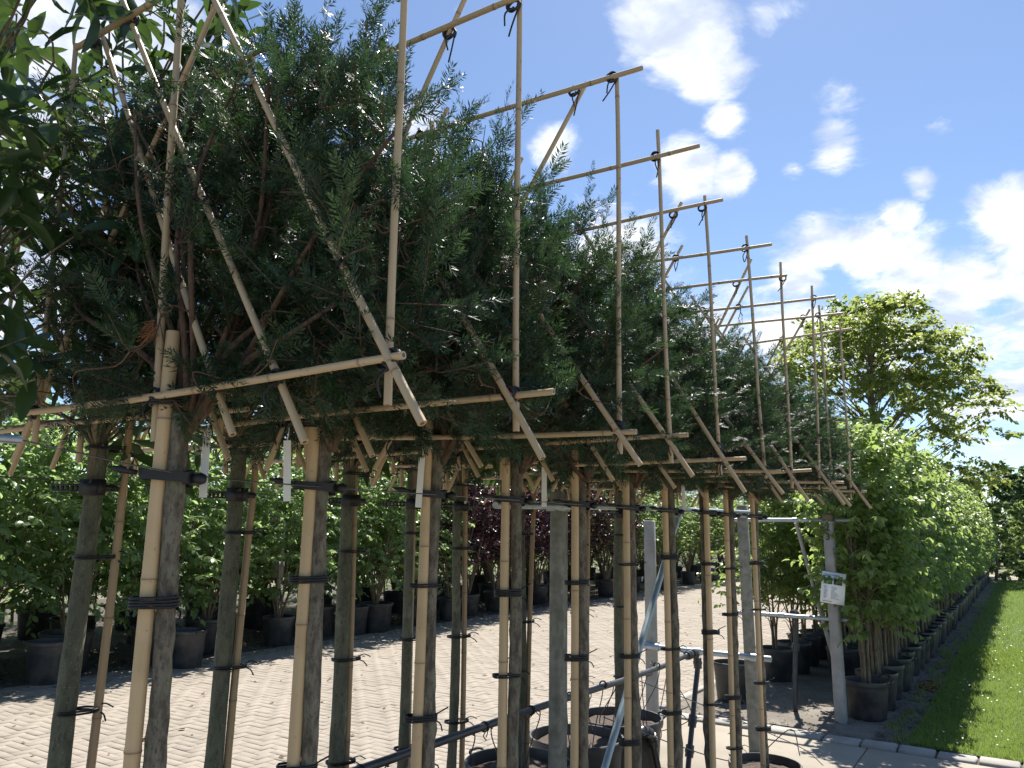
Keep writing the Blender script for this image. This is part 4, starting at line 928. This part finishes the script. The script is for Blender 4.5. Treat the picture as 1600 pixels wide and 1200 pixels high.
# ------------------------------------------------------------------ trees behind
def big_tree(name, label, loc, H, Wd, seed, m, nclump, leaf, zlo=.12, dens=150, lean=0., zmid=.36):
    g = np.random.default_rng(seed); t = thing(name, label, 'tree', loc, 0)
    b = MB(); b.tube(bez([(0, 0, 0), (.1, 0, H*.25), (lean*.3, 0, H*.55), (lean, 0, H*.93)], 6), np.linspace(H*.022, H*.003, 19), 10, cap=False)
    obj('trunk', b.mesh('trunk', M_stem), t)
    # clumps of foliage on limbs
    C = []; b = MB()
    while len(C) < nclump:
        z = g.uniform(zlo, 1.0); env = math.sqrt(max(.0, 1-((z-zmid)/((1.02-zmid) if z > zmid else (zmid-zlo+.06)))**2)); a = g.uniform(0, 6.283); r = env*math.sqrt(g.uniform(.12, 1))*Wd/2
        C.append((r*math.cos(a)+lean*z, r*math.sin(a), z*H))
    C = np.array(C)
    for c in C[::3]:
        zb = max(.12*H, c[2]-.16*H-.25*math.hypot(c[0], c[1])); p_ = bez([(lean*.3*zb/H, 0, zb), (c[0]*.5, c[1]*.5, (zb+c[2])/2), c], 4); b.tube(p_, np.linspace(.035*H/10, .008, len(p_)), 5, cap=False)
    obj('limbs', b.mesh('limbs', M_stem), t, kind='stuff')
    m_ = len(C); q = 8
    P0 = np.repeat(C, q, 0)+g.normal(0, .05*H/10, (m_*q, 3)); Dr = norm(g.normal(0, 1, (m_*q, 3))*np.array([1, 1, .45])+np.repeat(norm(C-np.array([0, 0, H*.4])), q, 0)*.5); Ln = g.uniform(.35, .95, m_*q)*H/10
    pos, A, N, tt = twig_leaves(g, P0, Dr, Ln, max(4, dens//q), .35, .9, 1, .5); ti = g.uniform(0, .35, len(pos))+np.repeat(np.repeat(g.random(m_)**2*.45, q), max(4, dens//q)); tpl = leaf_small(.1, .25, .34)
    V, F, ti = scatter('', tpl[0], tpl[1], tpl[2], pos, A, N, g.uniform(.7, 1.3, len(pos))*leaf, None, None, ti)
    obj('crown', mesh_np('crown', V, F, m, ti), t, kind='stuff'); return t
big_tree('broad_tree', 'large loose-crowned yellow-green tree rising behind the pear rows', (-6.1, 43.5, 0), 13.8, 11.6, 41, M_tree, 340, .23, .17, 112, .2, .42)
big_tree('far_tree', 'rounded dark green tree beyond the end of the lawn', (-1.6, 62, 0), 6.4, 7.0, 42, M_far, 80, .30, .08, 120)
big_tree('far_tree', 'bluish green shrubby tree beyond the far path end', (2.2, 66, 0), 7.0, 8, 43, M_far, 70, .30, .08, 120)
big_tree('far_tree', 'wide pale green tree beyond the lawn and far path', (8, 70, 0), 9.0, 10, 44, M_far, 80, .32, .08, 120)
big_tree('far_tree', 'green tree closing the far end of the paved road', (-8.0, 64, 0), 8.0, 10, 45, M_maple, 90, .32, .05, 120)
big_tree('far_tree', 'green tree behind the far maples', (-15, 58, 0), 8.0, 10, 46, M_maple, 90, .32, .05, 120)
hd = big_tree('far_bush', 'bright yellow-green bush crossing the far end of the pear row', (-1.2, 41.2, 0), 3.4, 3.4, 47, M_pear, 60, .13, .05, 130)
big_tree('far_bush', 'bright green bush standing past the far path end', (.5, 49.5, 0), 3.7, 3.8, 48, M_pear, 60, .15, .05, 120)
big_tree('far_bush', 'low yellow-green bush beyond the far right lawn corner', (2.6, 51, 0), 3.3, 3.6, 49, M_pear, 55, .15, .05, 120)
# clipped hedge that closes the bank of shrubs
hg = thing('hedge', 'dense dark green hedge behind the bank of potted shrubs', 'hedge', (-16.2, 22, 0)); g = np.random.default_rng(88); n = 28000
V, F, ti = scatter('', *leaf_small(.1, .2, .36), np.c_[g.normal(0, .38, n), g.uniform(-26, 26, n), .05+g.random(n)**.9*(2.5+.25*np.sin(np.arange(n)*.37))], norm(g.normal(0, 1, (n, 3))+[.5, 0, -.2]), g.normal(0, .5, (n, 3))+[.4, 0, .8], g.uniform(.09, .16, n), None, None, g.uniform(0, .35, n))
obj('foliage', mesh_np('foliage', V, F, M_shrub, ti), hg, kind='stuff'); b = MB()
for y_ in np.arange(-25.5, 26, .8): b.tube([(g.normal(0, .05), y_, 0), (g.normal(0, .1), y_+g.normal(0, .1), 2.0)], [.03, .012], 6, cap=False)
obj('stems', b.mesh('stems', M_stem), hg, kind='stuff')
fh = thing('far_hedge', 'tall pale green hedge closing the view beyond the far path', 'hedge', (2, 76, 0)); n = 16000
V, F, ti = scatter('', *leaf_small(.1, .2, .36), np.c_[g.uniform(-34, 34, n), g.normal(0, .6, n), .1+g.random(n)*(4.2+.5*np.sin(np.arange(n)*.7))], norm(g.normal(0, 1, (n, 3))+[0, -.5, -.2]), g.normal(0, .5, (n, 3))+[0, -.4, .8], g.uniform(.25, .42, n), None, None, g.uniform(0, .6, n))
obj('foliage', mesh_np('foliage', V, F, M_far, ti), fh, kind='stuff')
# dry brown needles caught in the first yew
g = np.random.default_rng(9); b = MB()
for k in range(46):
    s = np.array([-.05+g.normal(0, .012), -.07, 2.44+g.normal(0, .012)]); e = s+np.array([-abs(g.normal(.02, .02)), g.normal(0, .01), -abs(g.normal(.015, .015))]); b.tube([s, e], [.0014, .0006], 3, cap=False)
o = obj('dry_twig', b.mesh('dry_twig', M_dead), loc=(X1, YY[0], 0)); o['label'] = 'tuft of dry brown needles caught at the top of the front split stake'; o['category'] = 'dry twig'
